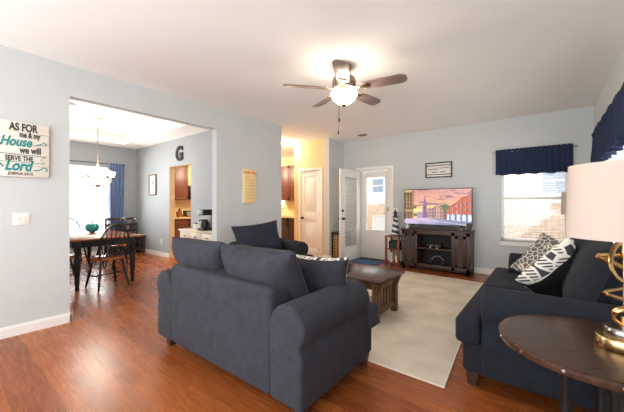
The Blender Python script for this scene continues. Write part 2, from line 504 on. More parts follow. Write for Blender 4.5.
struct('wall_kitchen_side', wallmb('y', DY, 7.14, DX-0.14, DX, 0, H), 'yellow_wall')
struct('wall_kitchen_back', wallmb('x', DX, PX0+0.1, 7.0, 7.14, 0, H, [(-7.5, -6.6, 1.2, 1.95)]), 'yellow_wall')

def base_run(b, axis, a0, a1, t, s):
    """a baseboard with a small moulded top; face at t, sticking out in direction s"""
    for z0, z1, d in ((0, 0.085, 0.016), (0.085, 0.1, 0.010)):
        lo, hi = sorted((t, t+s*d))
        if axis == 'x': b.box((a0, lo, z0), (a1, hi, z1))
        else: b.box((lo, a0, z0), (hi, a1, z1))
b = MB(); base_run(b, 'y', -1.5, OP0+0.014, LX, 1); base_run(b, 'y', OP1-0.014, 4.18, LX, 1)
base_run(b, 'x', LX-0.12, LX+0.016, OP0, 1); base_run(b, 'x', LX-0.12, LX+0.016, OP1, -1); struct('baseboard_left', b, 'trim')
b = MB(); base_run(b, 'x', DRX1+0.07, RX, BY, -1); struct('baseboard_back', b, 'trim')
b = MB(); base_run(b, 'y', -1.5, BY, RX, -1); struct('baseboard_right', b, 'trim')
b = MB(); base_run(b, 'x', DX, KD0, DY, -1); base_run(b, 'x', KD1, LX-0.12, DY, -1); base_run(b, 'y', -0.8, DY, DX, 1); struct('baseboard_dining', b, 'trim')
b = MB(); base_run(b, 'x', PX0, PD0-0.07, PY, -1); base_run(b, 'x', PD1+0.07, PX1, PY, -1); base_run(b, 'y', PY, BY, PX1, 1); struct('baseboard_pantry', b, 'trim')

def casing(a0, a1, z1, t, w=0.065, d=0.018):
    b = MB()
    b.box((a0-w, t-d, 0), (a0, t, z1), 0.004); b.box((a1, t-d, 0), (a1+w, t, z1), 0.004); b.box((a0-w, t-d, z1), (a1+w, t, z1+w), 0.004)
    return b
b = casing(DRX0, DRX1, DRZ, BY)
b.box((DRX0, BY, 0), (DRX0+0.02, BY+0.14, DRZ)); b.box((DRX1-0.02, BY, 0), (DRX1, BY+0.14, DRZ)); b.box((DRX0, BY, DRZ-0.02), (DRX1, BY+0.14, DRZ))
struct('trim_1', b, 'trim')
struct('trim_2', casing(PD0, PD1, PDZ, PY), 'trim')
struct('trim_3', one('box', (DRX0+0.02, BY+0.0, 0), (DRX1-0.02, BY+0.16, 0.018), 0.004), 'bronze')

# windows
def window(n, axis, a0, a1, z0, z1, t0, s, mull=()):
    """frame with two sashes, glass and sill; t0 the inner wall face, s the outward direction"""
    def B(b, p, q, d0, d1, lo, hi, bev=0):
        u, v = sorted((t0+s*d0, t0+s*d1))
        if axis == 'x': b.box((p, u, lo), (q, v, hi), bev)
        else: b.box((u, p, lo), (v, q, hi), bev)
    fr = MB()
    w = 0.045
    B(fr, a0, a0+w, 0.06, 0.12, z0, z1); B(fr, a1-w, a1, 0.06, 0.12, z0, z1); B(fr, a0, a1, 0.06, 0.12, z0, z0+w); B(fr, a0, a1, 0.06, 0.12, z1-w, z1)
    zm = (z0+z1)/2
    B(fr, a0, a1, 0.065, 0.11, zm-0.025, zm+0.025)
    for m_ in mull: B(fr, m_-0.04, m_+0.04, 0.05, 0.12, z0, z1)
    o = fr.build('window_%d' % n, 'trim'); o['kind'] = 'structure'
    g = MB(); B(g, a0+w, a1-w, 0.088, 0.092, z0+w, z1-w); g.build('glass', 'glass', o)
    sl = MB(); B(sl, a0-0.03, a1+0.03, -0.035, 0.06, z0-0.02, z0, 0.004); B(sl, a0-0.015, a1+0.015, -0.014, 0, z0-0.08, z0-0.02, 0.004)
    sl.build('sill', 'trim', o)
    return o
window(1, 'x', WX0, WX1, WZ0, WZ1, BY, 1)
window(2, 'y', RY0, RY1, WZ0, WZ1, RX, 1, mull=((RY0+RY1)/2,))
window(3, 'y', 0.9, 2.84, 0.6, 2.2, DX, -1, mull=(1.87,))
window(4, 'x', -7.5, -6.6, 1.2, 1.95, 7.0, 1)

def blind(label, axis, a0, a1, z0, z1, t, tilt=0.35, pitch=0.042, lean=1):
    root = thing('window_blind', label, 'blind', ((a0+a1)/2, t, z0) if axis == 'x' else (t, (a0+a1)/2, z0), 0 if axis == 'x' else PI/2)
    L2 = (a1-a0)/2; hh = z1-z0
    one('box', (-L2, -0.025, hh-0.05), (L2, 0.025, hh), 0.004).build('headrail', 'blind', root)
    b = MB(); k = 0.06
    while k < hh-0.07:
        b.box((-L2+0.004, -0.022, -0.0012), (L2-0.004, 0.022, 0.0012), 0, Tr(0, 0, k) @ Rot(tilt*lean, 'X')); k += pitch
    b.build('slats', 'blind', root)
    one('box', (-L2+0.004, -0.022, 0.012), (L2-0.004, 0.022, 0.032), 0.004).build('bottom_rail', 'blind', root)
    for x in (-L2*0.7, L2*0.7):
        one('box', (x-0.002, -0.024, 0.02), (x+0.002, -0.0225, hh-0.03)).build('ladder_cord', 'whiteplastic', root)
    return root
blind('white slatted blind under the flat navy valance near the television', 'x', WX0+0.01, WX1-0.01, WZ0+0.005, WZ1-0.005, BY+0.032, 0.12)
blind('white slatted blind under the ruffled valance behind the cream lampshade', 'y', RY0+0.01, RY1-0.01, WZ0+0.005, WZ1-0.005, RX+0.03, 0.3)
blind('white slatted blind in the bright dining room window', 'y', 0.91, 2.83, 0.605, 2.195, DX-0.03, 0.15, lean=-1)

# ------------------------------------------------------------------ doors
# 1: glazed entry door standing open into the room
d = one('box', (0, 0, 0.012), (0.001, 0.001, 0.013)).build('door_1', 'door'); d['kind'] = 'structure'
def glazed_leaf(name, W, z1, gx0, gx1, gz0, gz1, th, panel=True):
    b = MB()
    z0 = 0.015
    b.box((0, -th/2, z0), (gx0, th/2, z1), 0.003); b.box((gx1, -th/2, z0), (W, th/2, z1), 0.003)
    b.box((gx0, -th/2, z0), (gx1, th/2, gz0), 0.003); b.box((gx0, -th/2, gz1), (gx1, th/2, z1), 0.003)
    for s in (-1, 1):
        y0, y1 = sorted((s*th/2, s*(th/2+0.012)))
        for p in (((gx0-0.03, gz0-0.03), (gx0+0.01, gz1+0.03)), ((gx1-0.01, gz0-0.03), (gx1+0.03, gz1+0.03)),
                  ((gx0, gz0-0.03), (gx1, gz0+0.01)), ((gx0, gz1-0.01), (gx1, gz1+0.03))):
            b.box((p[0][0], y0, p[0][1]), (p[1][0], y1, p[1][1]), 0.003)
    return b
bpy.data.objects.remove(d)
d = glazed_leaf('door_1', 0.78, 2.02, 0.14, 0.64, 0.32, 1.86, 0.044).build('door_1', 'door'); d['kind'] = 'structure'
d.location = (DRX0+0.03, BY-0.03, 0); d.rotation_euler = (0, 0, -PI/2 - math.radians(2))
g = MB(); g.box((0.14, -0.004, 0.32), (0.64, 0.004, 1.86)); g.build('glass', 'glass', d)
g = MB(); k = 0.36
while k < 1.84:
    g.box((0.15, -0.012, -0.001), (0.63, 0.012, 0.001), 0, Tr(0, 0.0, k) @ Rot(-0.5, 'X')); k += 0.03
g.build('blind', 'blind', d)
for s in (-1, 1):
    h_ = MB(); h_.cyl((0.72, s*0.022, 0.95), (0.72, s*0.03, 0.95), 0.03); h_.cyl((0.72, s*0.03, 0.95), (0.72, s*0.06, 0.95), 0.012); h_.lathe([(0.001, 0), (0.024, 0.004), (0.03, 0.016), (0.024, 0.03), (0.001, 0.036)], T=Tr(0.72, s*0.05, 0.95) @ Rot(-s*PI/2, 'X'))
    h_.build('door_knob', 'bronze', d)
    k_ = MB(); k_.cyl((0.72, s*0.022, 1.12), (0.72, s*0.036, 1.12), 0.03); k_.cyl((0.72, s*0.036, 1.12), (0.72, s*0.05, 1.12), 0.016); k_.build('deadbolt', 'bronze', d)
for z in (0.25, 1.02, 1.8): one('cyl', (-0.008, -0.024, z-0.045), (-0.008, -0.024, z+0.045), 0.008).build('hinge', 'bronze', d)
# 2: white storm door closed behind it
d = glazed_leaf('door_2', DRX1-DRX0-0.05, 2.005, 0.13, DRX1-DRX0-0.05-0.13, 0.66, 1.88, 0.036).build('door_2', 'door'); d['kind'] = 'structure'
d.location = (DRX0+0.025, BY+0.09, 0.003)
g = MB(); g.box((0.13, -0.003, 0.66), (DRX1-DRX0-0.18, 0.003, 1.88)); g.build('glass', 'glass', d)
h_ = MB(); h_.box((0.66, -0.06, 1.1), (0.69, -0.04, 1.2), 0.005); h_.cyl((0.675, -0.06, 1.15), (0.675, -0.01, 1.15), 0.01); h_.build('door_handle', 'steel', d)
# 3: two-panel pantry door
pw = PD1-PD0-0.01
b = MB(); b.box((0, 0.006, 0.012), (pw, 0.04, PDZ-0.006), 0.002)
def rails(b, xs, zs, y0, y1):
    for x0, x1 in xs: b.box((x0, y0, 0.012), (x1, y1, PDZ-0.006), 0.003)
    for z0, z1 in zs: b.box((xs[0][1], y0, z0), (xs[1][0], y1, z1), 0.003)
rails(b, ((0, 0.1), (pw-0.1, pw)), ((0.012, 0.22), (0.86, 1.06), (PDZ-0.13, PDZ-0.006)), -0.008, 0.012)
d = b.build('door_3', 'door'); d['kind'] = 'structure'; d.location = (PD0+0.005, PY+0.012, 0)
for z0, z1 in ((0.25, 0.83), (1.09, PDZ-0.16)):
    one('box', (0.135, -0.004, z0), (pw-0.135, 0.01, z1), 0.006).build('panel', 'door', d)
h_ = MB(); h_.cyl((0.05, -0.008, 0.93), (0.05, -0.016, 0.93), 0.028); h_.cyl((0.05, -0.016, 0.93), (0.05, -0.05, 0.93), 0.011)
h_.lathe([(0.001, 0), (0.02, 0.003), (0.028, 0.014), (0.022, 0.026), (0.001, 0.032)], T=Tr(0.05, -0.038, 0.93) @ Rot(PI/2, 'X')); h_.build('door_knob', 'bronze', d)
for z in (0.22, 1.02, 1.83): one('box', (pw-0.012, -0.014, z-0.045), (pw+0.006, -0.006, z+0.045), 0.002).build('hinge', 'bronze', d)

# ------------------------------------------------------------------ outside
struct('ground', one('box', (-14, 7.3, -0.35), (12, 30, -0.25)), 'outground')
struct('ground_side', one('box', (0.8, -6, -0.35), (12, 7.3, -0.25)), 'outground')
f = thing('fence', 'pale wooden board fence seen through the back window and entry door', 'fence', (0, 11.5, -0.25))
b = MB()
x = -11.0
while x < 9:
    b.box((x, 0, 0.04), (x+0.135, 0.02, 1.52+0.02*math.sin(x*9)), 0.004); x += 0.14
b.build('boards', 'fencewood', f)
b = MB()
for z in (0.4, 1.3): b.box((-11, 0.02, z), (9, 0.06, z+0.09))
b.build('rail', 'fencewood', f)
for x in range(-11, 10, 2): one('box', (x-0.05, 0.02, 0), (x+0.05, 0.12, 1.56), 0.006).build('post', 'fencewood', f)
def house(label, x0, x1, y, z1, wins):
    h = thing('house', label, 'house', ((x0+x1)/2, y, -0.25))
    w = (x1-x0)/2
    b = MB(); b.box((-w, 0, 0), (w, 6, z1))
    z = 0.2
    while z < z1:
        b.prism([(-0.02, z), (0, z+0.16), (0.001, z+0.16), (0.001, z)], 'x', -w, w); z += 0.2
    b.build('wall', 'siding', h)
    b = MB(); b.prism([(-0.4, z1), (6.4, z1), (3, z1+2.2)], 'x', -w-0.3, w+0.3); b.build('roof', 'roof', h)
    for wx, wz, ww, wh in wins:
        q = MB(); q.box((wx-ww/2-0.1, -0.06, wz-0.1), (wx+ww/2+0.1, 0, wz)); q.box((wx-ww/2-0.1, -0.06, wz+wh), (wx+ww/2+0.1, 0, wz+wh+0.1))
        q.box((wx-ww/2-0.1, -0.06, wz), (wx-ww/2, 0, wz+wh)); q.box((wx+ww/2, -0.06, wz), (wx+ww/2+0.1, 0, wz+wh)); q.box((wx-ww/2, -0.05, wz+wh/2-0.03), (wx+ww/2, 0, wz+wh/2+0.03))
        qo = q.build('window', 'trim', h)
        one('box', (wx-ww/2, -0.03, wz), (wx+ww/2, -0.025, wz+wh)).build('pane', 'winglass_far', qo)
house('pale sided house beyond the fence through the back window', -4.4, 5.0, 17.5, 4.6, ((0.0, 2.0, 0.9, 1.2), (-2.6, 2.0, 0.9, 1.2), (2.6, 2.0, 0.9, 1.2)))
house('pale sided house beyond the fence through the entry door', -16, -5.4, 17, 5.4, ((2.55, 2.25, 0.7, 0.8), (0.3, 2.25, 0.9, 0.8), (4.3, 1.9, 0.8, 1.1)))
c = thing('patio_chair', 'white framed patio chair outside the storm door', 'chair', (-3.85, 8.3, -0.25), 0.5)
b = MB()
b.tube([(-0.28, 0.25, 0), (-0.28, 0.25, 0.45), (-0.25, 0.38, 1.15), (0.25, 0.38, 1.15), (0.28, 0.25, 0.45), (0.28, 0.25, 0)], 0.022); b.build('back_frame', 'whiteplastic', c)
b = MB(); b.surf(lambda u, v: ((u-0.5)*0.5, 0.26+v*0.12, 0.5+v*0.63), 4, 4); b.surf(lambda u, v: ((u-0.5)*0.5, 0.262+v*0.12, 0.5+v*0.63), 4, 4); b.build('sling', 'runner', c)
for s in (-1, 1): one('tube', [(s*0.28, -0.3, 0), (s*0.28, -0.3, 0.62), (s*0.28, 0.28, 0.66)], 0.022).build('arm', 'whiteplastic', c)
one('box', (-0.28, -0.3, 0.42), (0.28, 0.27, 0.45), 0.01).build('seat', 'whiteplastic', c)

# ------------------------------------------------------------------ upholstered seating
def cone_leg(x, y, z1, s=1.0):
    b = MB(); v = []
    for z, a in ((0, 0.026*s), (z1, 0.042*s)):
        v += [(x-a, y-a, z), (x+a, y-a, z), (x+a, y+a, z), (x-a, y+a, z)]
    b._add(v, [(0, 3, 2, 1), (4, 5, 6, 7), (0, 1, 5, 4), (1, 2, 6, 5), (2, 3, 7, 6), (3, 0, 4, 7)])
    return b
def rim(w, h, pinch):
    out = []
    for sd in range(4):
        for k in range(14):
            q = -1+2*k/14
            u, v = ((q, -1), (1, q), (-q, 1), (-1, -q))[sd]
            out.append((w/2*u*(1-pinch*(1-v*v)), h/2*v*(1-pinch*(1-u*u)), 0))
    return out
def make_seating(name, label, cat, loc, rz, w, d, seats, fab, cush, backh=0.74, armset=0.16, at=0.27, armz=0.55, pil=(0.5, 0.24), leg='espresso', tilt=0.22, cshape=None, pinch=0.06, backs=True, cw=0.1, cy=0.34, csx=(0, 0), croll=None):
    r = thing(name, label, cat, loc, rz)
    hw, hd = w/2, d/2
    one('rbox', (0, 0.0, 0.21), (w-0.09, d-0.08, 0.22), 0.025, 4).build('base', fab, r)
    one('rbox', (0, -hd+0.12, backh/2+0.05), (w-2*at+0.03, 0.24, backh-0.1), 0.04, 6, (0, 0.012, 0)).build('back', fab, r)
    yf = hd-armset
    for s in (-1, 1):
        xc = hw-at/2; rr = at/2
        poly = [(s*(hw-at), 0.1), (s*(hw-at), armz)]
        for k in range(0, 13):
            a = PI - k/12*(PI+0.72); poly.append((s*(xc+rr*math.cos(a)), armz+rr*math.sin(a)))
        poly += [(s*(hw-0.035), armz-rr*0.85), (s*(hw-0.02), armz-rr*1.1), (s*(hw-0.02), 0.1)]
        if s < 0: poly = poly[::-1]
        b = MB(); b.prism(poly, 'y', -hd+0.005, yf, 0.022, seg=3, ang=45)
        b.build('arm', fab, r, 50)
    iw = hw-at
    for i in range(seats):
        x0 = -iw + 2*iw*i/seats; x1 = -iw + 2*iw*(i+1)/seats
        y0 = -hd+0.22
        p = [(x0+0.004, y0)]
        if i == seats-1: p += [(x1-0.004, y0), (x1-0.004, yf+0.006), (hw-0.005, yf+0.006), (hw-0.005, hd)]
        else: p += [(x1-0.004, y0), (x1-0.004, hd)]
        if i == 0: p += [(-hw+0.005, hd), (-hw+0.005, yf+0.006), (x0+0.004, yf+0.006)]
        else: p += [(x0+0.004, hd)]
        b = MB(); b.prism(p, 'z', 0.3, 0.48, 0.035, seg=4, ang=40)
        b.build('seat_cushion', fab, r, 60)
    if backs:
        for i in range(seats):
            x0 = -iw + 2*iw*i/seats; x1 = -iw + 2*iw*(i+1)/seats
            cww = (x1-x0)+cw
            T = Tr((x0+x1)/2+csx[i], -hd+cy, 0.475+pil[0]/2-0.02) @ Rot(tilt, 'X') @ Rot(random.uniform(-0.02, 0.02) if croll is None else croll, 'Y') @ Rot(PI/2, 'X')
            bc = one('pillow', cww, pil[0], pil[1], T, pinch, 20, i*3.3+w).build('back_cushion', cush, r, 80)
            one('tube', rim(cww, pil[0], pinch), 0.006, 6, True, T).build('piping', cush, bc)
    for sx in (-1, 1):
        for sy in (-1, 1):
            cone_leg(sx*(hw-0.1), sy*(hd-0.1), 0.105).build('leg', leg, r)
    return r
make_seating('loveseat', 'slate grey upholstered two-cushion loveseat with its back to the dining room', 'sofa', (-1.9, 1.725, 0), 0, 1.72, 0.95, 2, 'slate', 'slate', 0.75, pil=(0.53, 0.28), tilt=0.45, pinch=0.1, cw=0.17, cy=0.25, csx=(-0.15, 0.0))
make_seating('sofa', 'long navy sofa under the ruffled valance window, beside the gold lamp', 'sofa', (0.01, 3.32, 0), PI/2, 2.12, 1.04, 2, 'navy', 'darkfab', 0.8, pil=(0.58, 0.26), tilt=0.34, cy=0.27, pinch=0.09, cw=0.16)
make_seating('armchair', 'charcoal armchair with navy back cushion below the tall tan sign', 'armchair', (-3.40, 3.28, 0), math.radians(-108), 1.1, 0.86, 1, 'chairfab', 'velvet', 0.7, pil=(0.52, 0.24), at=0.24, csx=(0.15, 0), cw=0.16, croll=0.1, tilt=0.35, pinch=0.1)

# throw pillows
def throw(label, c, nrm, up, w, h, t, mats, seed, pinch=0.09, wrap=(2, 2, 2, 2)):
    """c centre, nrm direction the printed front faces, up rough direction of its upper edge"""
    n = Vector(nrm).normalized(); u = Vector(up); u = (u - n*u.dot(n)).normalized(); x = u.cross(n)
    T = Matrix(((x.x, u.x, n.x, c[0]), (x.y, u.y, n.y, c[1]), (x.z, u.z, n.z, c[2]), (0, 0, 0, 1)))
    b = MB(); b.pillow(w, h, t, None, pinch, 18, seed, True, wrap=wrap)
    o = b.build('throw_pillow', mats, None, 80); o.matrix_world = T
    return tag(o, label, 'pillow')
throw('grey and white net-print pillow leaning at the far end of the navy sofa', (0.03, 3.75, 0.69), (-0.25, -0.75, 0.55), (0.5, 0.1, 1), 0.52, 0.5, 0.16, ['patA', 'patA'], 1.0)
throw('navy-backed pillow with white leaf-print front in the middle of the navy sofa', (0.08, 3.18, 0.67), (-0.66, 0.7, 0.42), (0.7, 0.35, 0.9), 0.56, 0.52, 0.19, ['patB', 'darkfab'], 5.0, wrap=(1, 1, 4, 1))
throw('slate pillow with white printed edge at the end of the loveseat nearest the coffee table', (-1.37, 1.83, 0.672), (-0.28, 1, 0.02), (0.0, 0.0, 1), 0.48, 0.4, 0.2, ['patB', 'slate'], 8.0, wrap=(0, 0, 0, 2))
# ------------------------------------------------------------------ rug, doormat
def slab(pts, z0, z1, bev):
    return one('prism', pts, 'z', z0, z1, bev)
r = thing('area_rug', 'large beige area rug under the coffee table', 'rug', (0, 0, 0))
slab([(-2.8, 2.17), (-0.555, 2.17), (-0.80, 5.42), (-2.9, 5.5)], 0.001, 0.012, 0.003).build('pile', 'rug', r)
b = MB()
Q = [(-2.8, 2.17), (-0.555, 2.17), (-0.80, 5.42), (-2.9, 5.5)]
for i in range(4):
    p, q = Q[i], Q[(i+1) % 4]; b.tube([(p[0], p[1], 0.0075), (q[0], q[1], 0.0075)], 0.0065, 8)
b.build('border', 'rugedge', r)
o = slab([(-3.42, 5.66), (-2.78, 5.62), (-2.74, 6.08), (-3.4, 6.12)], 0.001, 0.012, 0.003).build('doormat', 'mat_blue'); tag(o, 'blue doormat on the wood floor inside the entry door', 'doormat')

# ------------------------------------------------------------------ coffee table and what is on it
t = thing('coffee_table', 'brown mission style coffee table with slatted ends on the rug', 'table', (-1.9, 3.13, 0.0145))
tw, td, th_ = 1.16, 0.66, 0.46
one('box', (-tw/2, -td/2, th_-0.03), (tw/2, td/2, th_), 0.006).build('tabletop', 'missiontop', t)
lx, ly = tw/2-0.09, td/2-0.09
for sx in (-1, 1):
    for sy in (-1, 1):
        b = MB(); b.box((sx*lx-0.033, sy*ly-0.033, 0), (sx*lx+0.033, sy*ly+0.033, th_-0.03), 0.005)
        lg = b.build('leg', 'mission', t)
        c = MB(); c.prism([(sx*(lx+0.033), th_-0.03), (sx*(lx+0.085), th_-0.03), (sx*(lx+0.075), th_-0.06), (sx*(lx+0.05), th_-0.11), (sx*(lx+0.033), th_-0.17)][::sx], 'y', sy*ly-0.014, sy*ly+0.014)
        c.build('bracket', 'mission', lg)
    one('box', (sx*lx-0.012, -ly, th_-0.12), (sx*lx+0.012, ly, th_-0.03), 0.003).build('apron', 'mission', t)
    one('box', (sx*lx-0.014, -ly, 0.07), (sx*lx+0.014, ly, 0.13), 0.003).build('rail', 'mission', t)
    for k in range(4):
        y = -0.12+k*0.08
        one('box', (sx*lx-0.008, y-0.024, 0.13), (sx*lx+0.008, y+0.024, th_-0.12), 0.002).build('slat', 'mission', t)
for sy in (-1, 1):
    one('box', (-lx, sy*ly-0.012, th_-0.12), (lx, sy*ly+0.012, th_-0.03), 0.003).build('apron', 'mission', t)
one('box', (-lx, -0.22, 0.1), (lx, 0.22, 0.12), 0.003).build('lower_shelf', 'mission', t)
bx = thing('keepsake_box', 'small dark box on the far left of the coffee table', 'box', (-1.98, 3.08, 0.4755), 0.15)
one('box', (-0.11, -0.08, 0), (0.11, 0.08, 0.05), 0.004).build('body', 'espresso', bx)
one('box', (-0.115, -0.085, 0.05), (0.115, 0.085, 0.07), 0.005).build('lid', 'blackframe', bx)

# ------------------------------------------------------------------ tv stand, tv and its surroundings
sx0, sx1, sy0, sy1, sz = -2.26, -1.05, 5.76, 6.15, 0.785
s = thing('tv_stand', 'espresso wood media console against the back wall', 'tv stand', ((sx0+sx1)/2, (sy0+sy1)/2, 0))
w2, d2 = (sx1-sx0)/2, (sy1-sy0)/2
one('box', (-w2-0.02, -d2-0.015, sz-0.035), (w2+0.02, d2, sz), 0.005).build('top', 'espresso', s)
b = MB()
for x0, x1 in ((-w2, -w2+0.03), (w2-0.03, w2), (-0.34, -0.315), (0.315, 0.34)): b.box((x0, -d2+0.015, 0.06), (x1, d2, sz-0.035))
b.box((-w2, -d2+0.01, 0.07), (w2, d2, 0.1)); b.box((-w2, d2-0.012, 0.1), (w2, d2, sz-0.035))
b.build('body', 'espresso', s)
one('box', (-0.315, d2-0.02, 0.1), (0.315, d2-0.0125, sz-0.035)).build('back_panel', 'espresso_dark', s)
one('box', (-0.315, -d2+0.02, 0.41), (0.315, d2-0.02, 0.435), 0.003).build('shelf', 'espresso', s)
b = MB()
for x in (-w2, w2-0.06, -0.365, 0.305): b.box((x, -d2, 0.07 if abs(x+0.03) < 0.4 else 0.0), (x+0.06, -d2+0.02, sz-0.035), 0.003)
b.box((-w2, -d2, sz-0.095), (w2, -d2+0.02, sz-0.035), 0.003); b.box((-w2, -d2, 0.06), (w2, -d2+0.02, 0.13), 0.003)
b.build('face_frame', 'espresso', s)
for sg in (-1, 1):
    xa, xb = sorted((sg*0.368, sg*(w2-0.065)))
    b = MB(); b.box((xa, -d2+0.002, 0.135), (xb, -d2+0.016, sz-0.1))
    for p in ((xa, xa+0.045, 0.135, sz-0.1), (xb-0.045, xb, 0.135, sz-0.1), (xa, xb, 0.135, 0.18), (xa, xb, sz-0.145, sz-0.1)):
        b.box((p[0], -d2-0.001, p[2]), (p[1], -d2+0.004, p[3]), 0.002)
    dr = b.build('door', 'espresso', s)
    kx = xa+0.02 if sg > 0 else xb-0.02
    one('cyl', (kx, -d2-0.006, 0.46), (kx, -d2-0.028, 0.46), 0.011).build('knob', 'bronze', dr)
for x in (-w2+0.03, w2-0.03):
    for y in (-d2+0.03, d2-0.03): one('box', (x-0.03, y-0.03, 0), (x+0.03, y+0.03, 0.06)).build('foot', 'espresso', s)

# tv with a street view on its screen
def clampf(a): return max(0.0, min(1.0, a))
def mixc(a, b, t): return tuple(x+(y-x)*clampf(t) for x, y in zip(a, b))
def tvcol(u, v):
    # u right, v up; a town street at sunset, sRGB 0..255
    n = mnoise.fractal(Vector((u*5, v*14, 0.3)), 1.0, 2.0, 4)
    c = mixc((246, 186, 140), (214, 150, 138), (v-0.45)/0.5)
    c = mixc(c, (255, 226, 150), 1-math.hypot((u-0.25)*1.6, (v-0.42)*3)*1.8)
    c = mixc(c, (140, 100, 112), (n-0.08)*3.2 if v > 0.5 else 0)
    ground = 0.13+0.06*(1-abs(u-0.35)*2)
    # distant row of houses
    top = 0.47+0.05*math.sin(u*40)*(1 if (int(u*12) % 2) else -1)*0.5 + (u-0.4)*0.35
    if 0.36 < u < 0.7 and v < top:
        c = mixc((206, 160, 140), (160, 122, 128), 0.5+0.5*math.sin(int(u*16)*2.1))
        if (u*26) % 1 > 0.55 and (v*11) % 1 > 0.45: c = (112, 92, 104)
        if v > top-0.025: c = (126, 92, 100)
    if 0.2 < u < 0.37 and v < 0.36: c = mixc((196, 160, 190), (150, 128, 160), (u*30) % 1)
    # church tower
    tw_ = 0.034 if v < 0.56 else (0.024 if v < 0.66 else max(0, 0.018*(0.84-v)/0.18))
    if v < 0.84 and abs(u-0.325) < tw_: c = mixc((160, 124, 168), (116, 88, 126), 0.5+(u-0.325)*14) if (v*18) % 1 > 0.25 else (104, 80, 112)
    # red brick building on the right
    rt = 0.48+(u-0.66)*1.15
    if 0.8 < u < 0.94: rt += 0.05*(1-abs(u-0.87)/0.07)
    if u > 0.66 and v < rt:
        c = mixc((206, 98, 62), (178, 80, 58), n+0.4)
        if v > rt-0.035: c = (150, 66, 52)
        k = (v-0.2-(u-0.66)*0.2)/(rt-0.2)
        if (u*17) % 1 > 0.58 and ((v-(u-0.66)*0.55)*6.2) % 1 > 0.45 and v < rt-0.08: c = (84, 70, 84) if (u*17) % 1 > 0.7 else (226, 206, 196)
        if v < 0.30: c = (222, 216, 226) if (u*13) % 1 > 0.35 else (96, 130, 176)
    # palms
    if abs(u-0.635) < 0.012 and 0.12 < v < 0.45: c = (104, 84, 62)
    a = math.atan2((v-0.5)*0.6, u-0.63); rr = math.hypot((v-0.5)*0.6, u-0.63)
    if rr < 0.055+0.022*math.sin(a*9): c = mixc((104, 132, 52), (60, 92, 44), (a+3)/6)
    # balconies on the left
    if u < 0.15 - 0.02*(v > 0.9):
        c = (112, 78, 50)
        for lo, hi in ((0.66, 0.84), (0.45, 0.6), (0.1, 0.34)):
            if lo < v < hi: c = (98, 62, 44) if (u*22) % 1 < 0.55 else (168, 130, 88)
        if 0.36 < v < 0.42 or 0.62 < v < 0.65 or v > 0.93: c = (186, 152, 104)
    elif u < 0.21 and 0.12 < v < 0.58:
        if math.hypot(u-0.18, (v-0.27)*0.6) < 0.03 or math.hypot(u-0.17, (v-0.5)*0.6) < 0.028: c = (108, 118, 60)
    if v < ground:
        c = mixc((196, 176, 204), (120, 130, 160), (u-0.2)*1.6+(0.1-v)*2)
        if abs(v-(0.16-0.2*(u-0.2))) < 0.008: c = (232, 214, 220)
        if u > 0.72 and v > 0.05: c = (130, 140, 176)
    q = 1+0.22*mnoise.noise(Vector((u*60, v*40, 5.0)))+0.12*n
    return tuple(min(255, x*q) for x in c)
NU, NV = 200, 112
tvw, tvh = 1.235, 0.695
tv = thing('television', 'flat screen television showing a town street, standing on the media console', 'television', (-1.665, 5.98, sz), 0)
b = MB(); b.surf(lambda u, v: ((u-0.5)*(tvw-0.016), -0.0225, 0.085+v*(tvh-0.022)), NU, NV)
scr = b.build('screen', mat('tv_screen', (10, 10, 10), 0.3), tv)
at_ = scr.data.color_attributes.new('Col', 'FLOAT_COLOR', 'POINT')
buf = []
for j in range(NV+1):
    for i in range(NU+1):
        buf += [*lin(tvcol(i/NU, j/NV)), 1.0]
at_.data.foreach_set('color', buf)
sm = scr.data.materials[0]; nt = sm.node_tree
ca = nt.nodes.new('ShaderNodeVertexColor'); ca.layer_name = 'Col'
nt.links.new(ca.outputs[0], nt.nodes['Principled BSDF'].inputs['Emission Color'])
nt.nodes['Principled BSDF'].inputs['Emission Strength'].default_value = 0.4
b = MB(); b.box((-tvw/2, -0.022, 0.07), (tvw/2, 0.022, 0.075+tvh), 0.004)
for p in ((-tvw/2, -tvw/2+0.008, 0.072, 0.073+tvh), (tvw/2-0.008, tvw/2, 0.072, 0.073+tvh), (-tvw/2, tvw/2, 0.065+tvh, 0.075+tvh), (-tvw/2, tvw/2, 0.07, 0.086)):
    b.box((p[0], -0.026, p[2]), (p[1], -0.02, p[3]))
b.build('bezel', 'blackplastic', tv)
for sg in (-1, 1):
    one('prism', [(-0.12, 0), (0.12, 0), (0.012, 0.08), (-0.012, 0.08)], 'x', sg*0.45-0.012, sg*0.45+0.012).build('foot', 'blackplastic', tv)
sb = thing('soundbar', 'long black soundbar lying in front of the television', 'speaker', (-1.62, 5.815, sz))
one('rbox', (0, 0, 0.032), (0.96, 0.075, 0.064), 0.012, 5).build('body', 'blackplastic', sb)
one('box', (-0.46, -0.04, 0.008), (0.46, -0.0376, 0.056), 0).build('grille', 'blackframe', sb)
for x in (0.405, 0.44): one('cyl', (x, -0.0375, 0.03), (x, -0.042, 0.03), 0.012).build('button', 'greyplastic', sb)
sp = thing('speaker', 'small black speaker at the right end of the media console', 'speaker', (-1.075, 5.85, sz))
one('rbox', (0, 0, 0.07), (0.075, 0.1, 0.14), 0.01, 3).build('body', 'blackplastic', sp)
one('box', (-0.03, -0.052, 0.01), (0.03, -0.0495, 0.13)).build('grille', 'blackframe', sp)
fg = thing('figurine', 'small pale figurine at the left end of the soundbar', 'figurine', (-2.17, 5.82, sz))
one('lathe', [(0.028, 0), (0.03, 0.01), (0.016, 0.025), (0.02, 0.05), (0.012, 0.075), (0.001, 0.08)], seg=14).build('body', 'lhwhite', fg)
one('lathe', [(0.001, 0.07), (0.014, 0.08), (0.016, 0.092), (0.001, 0.106)], seg=12).build('head', 'candle', fg)
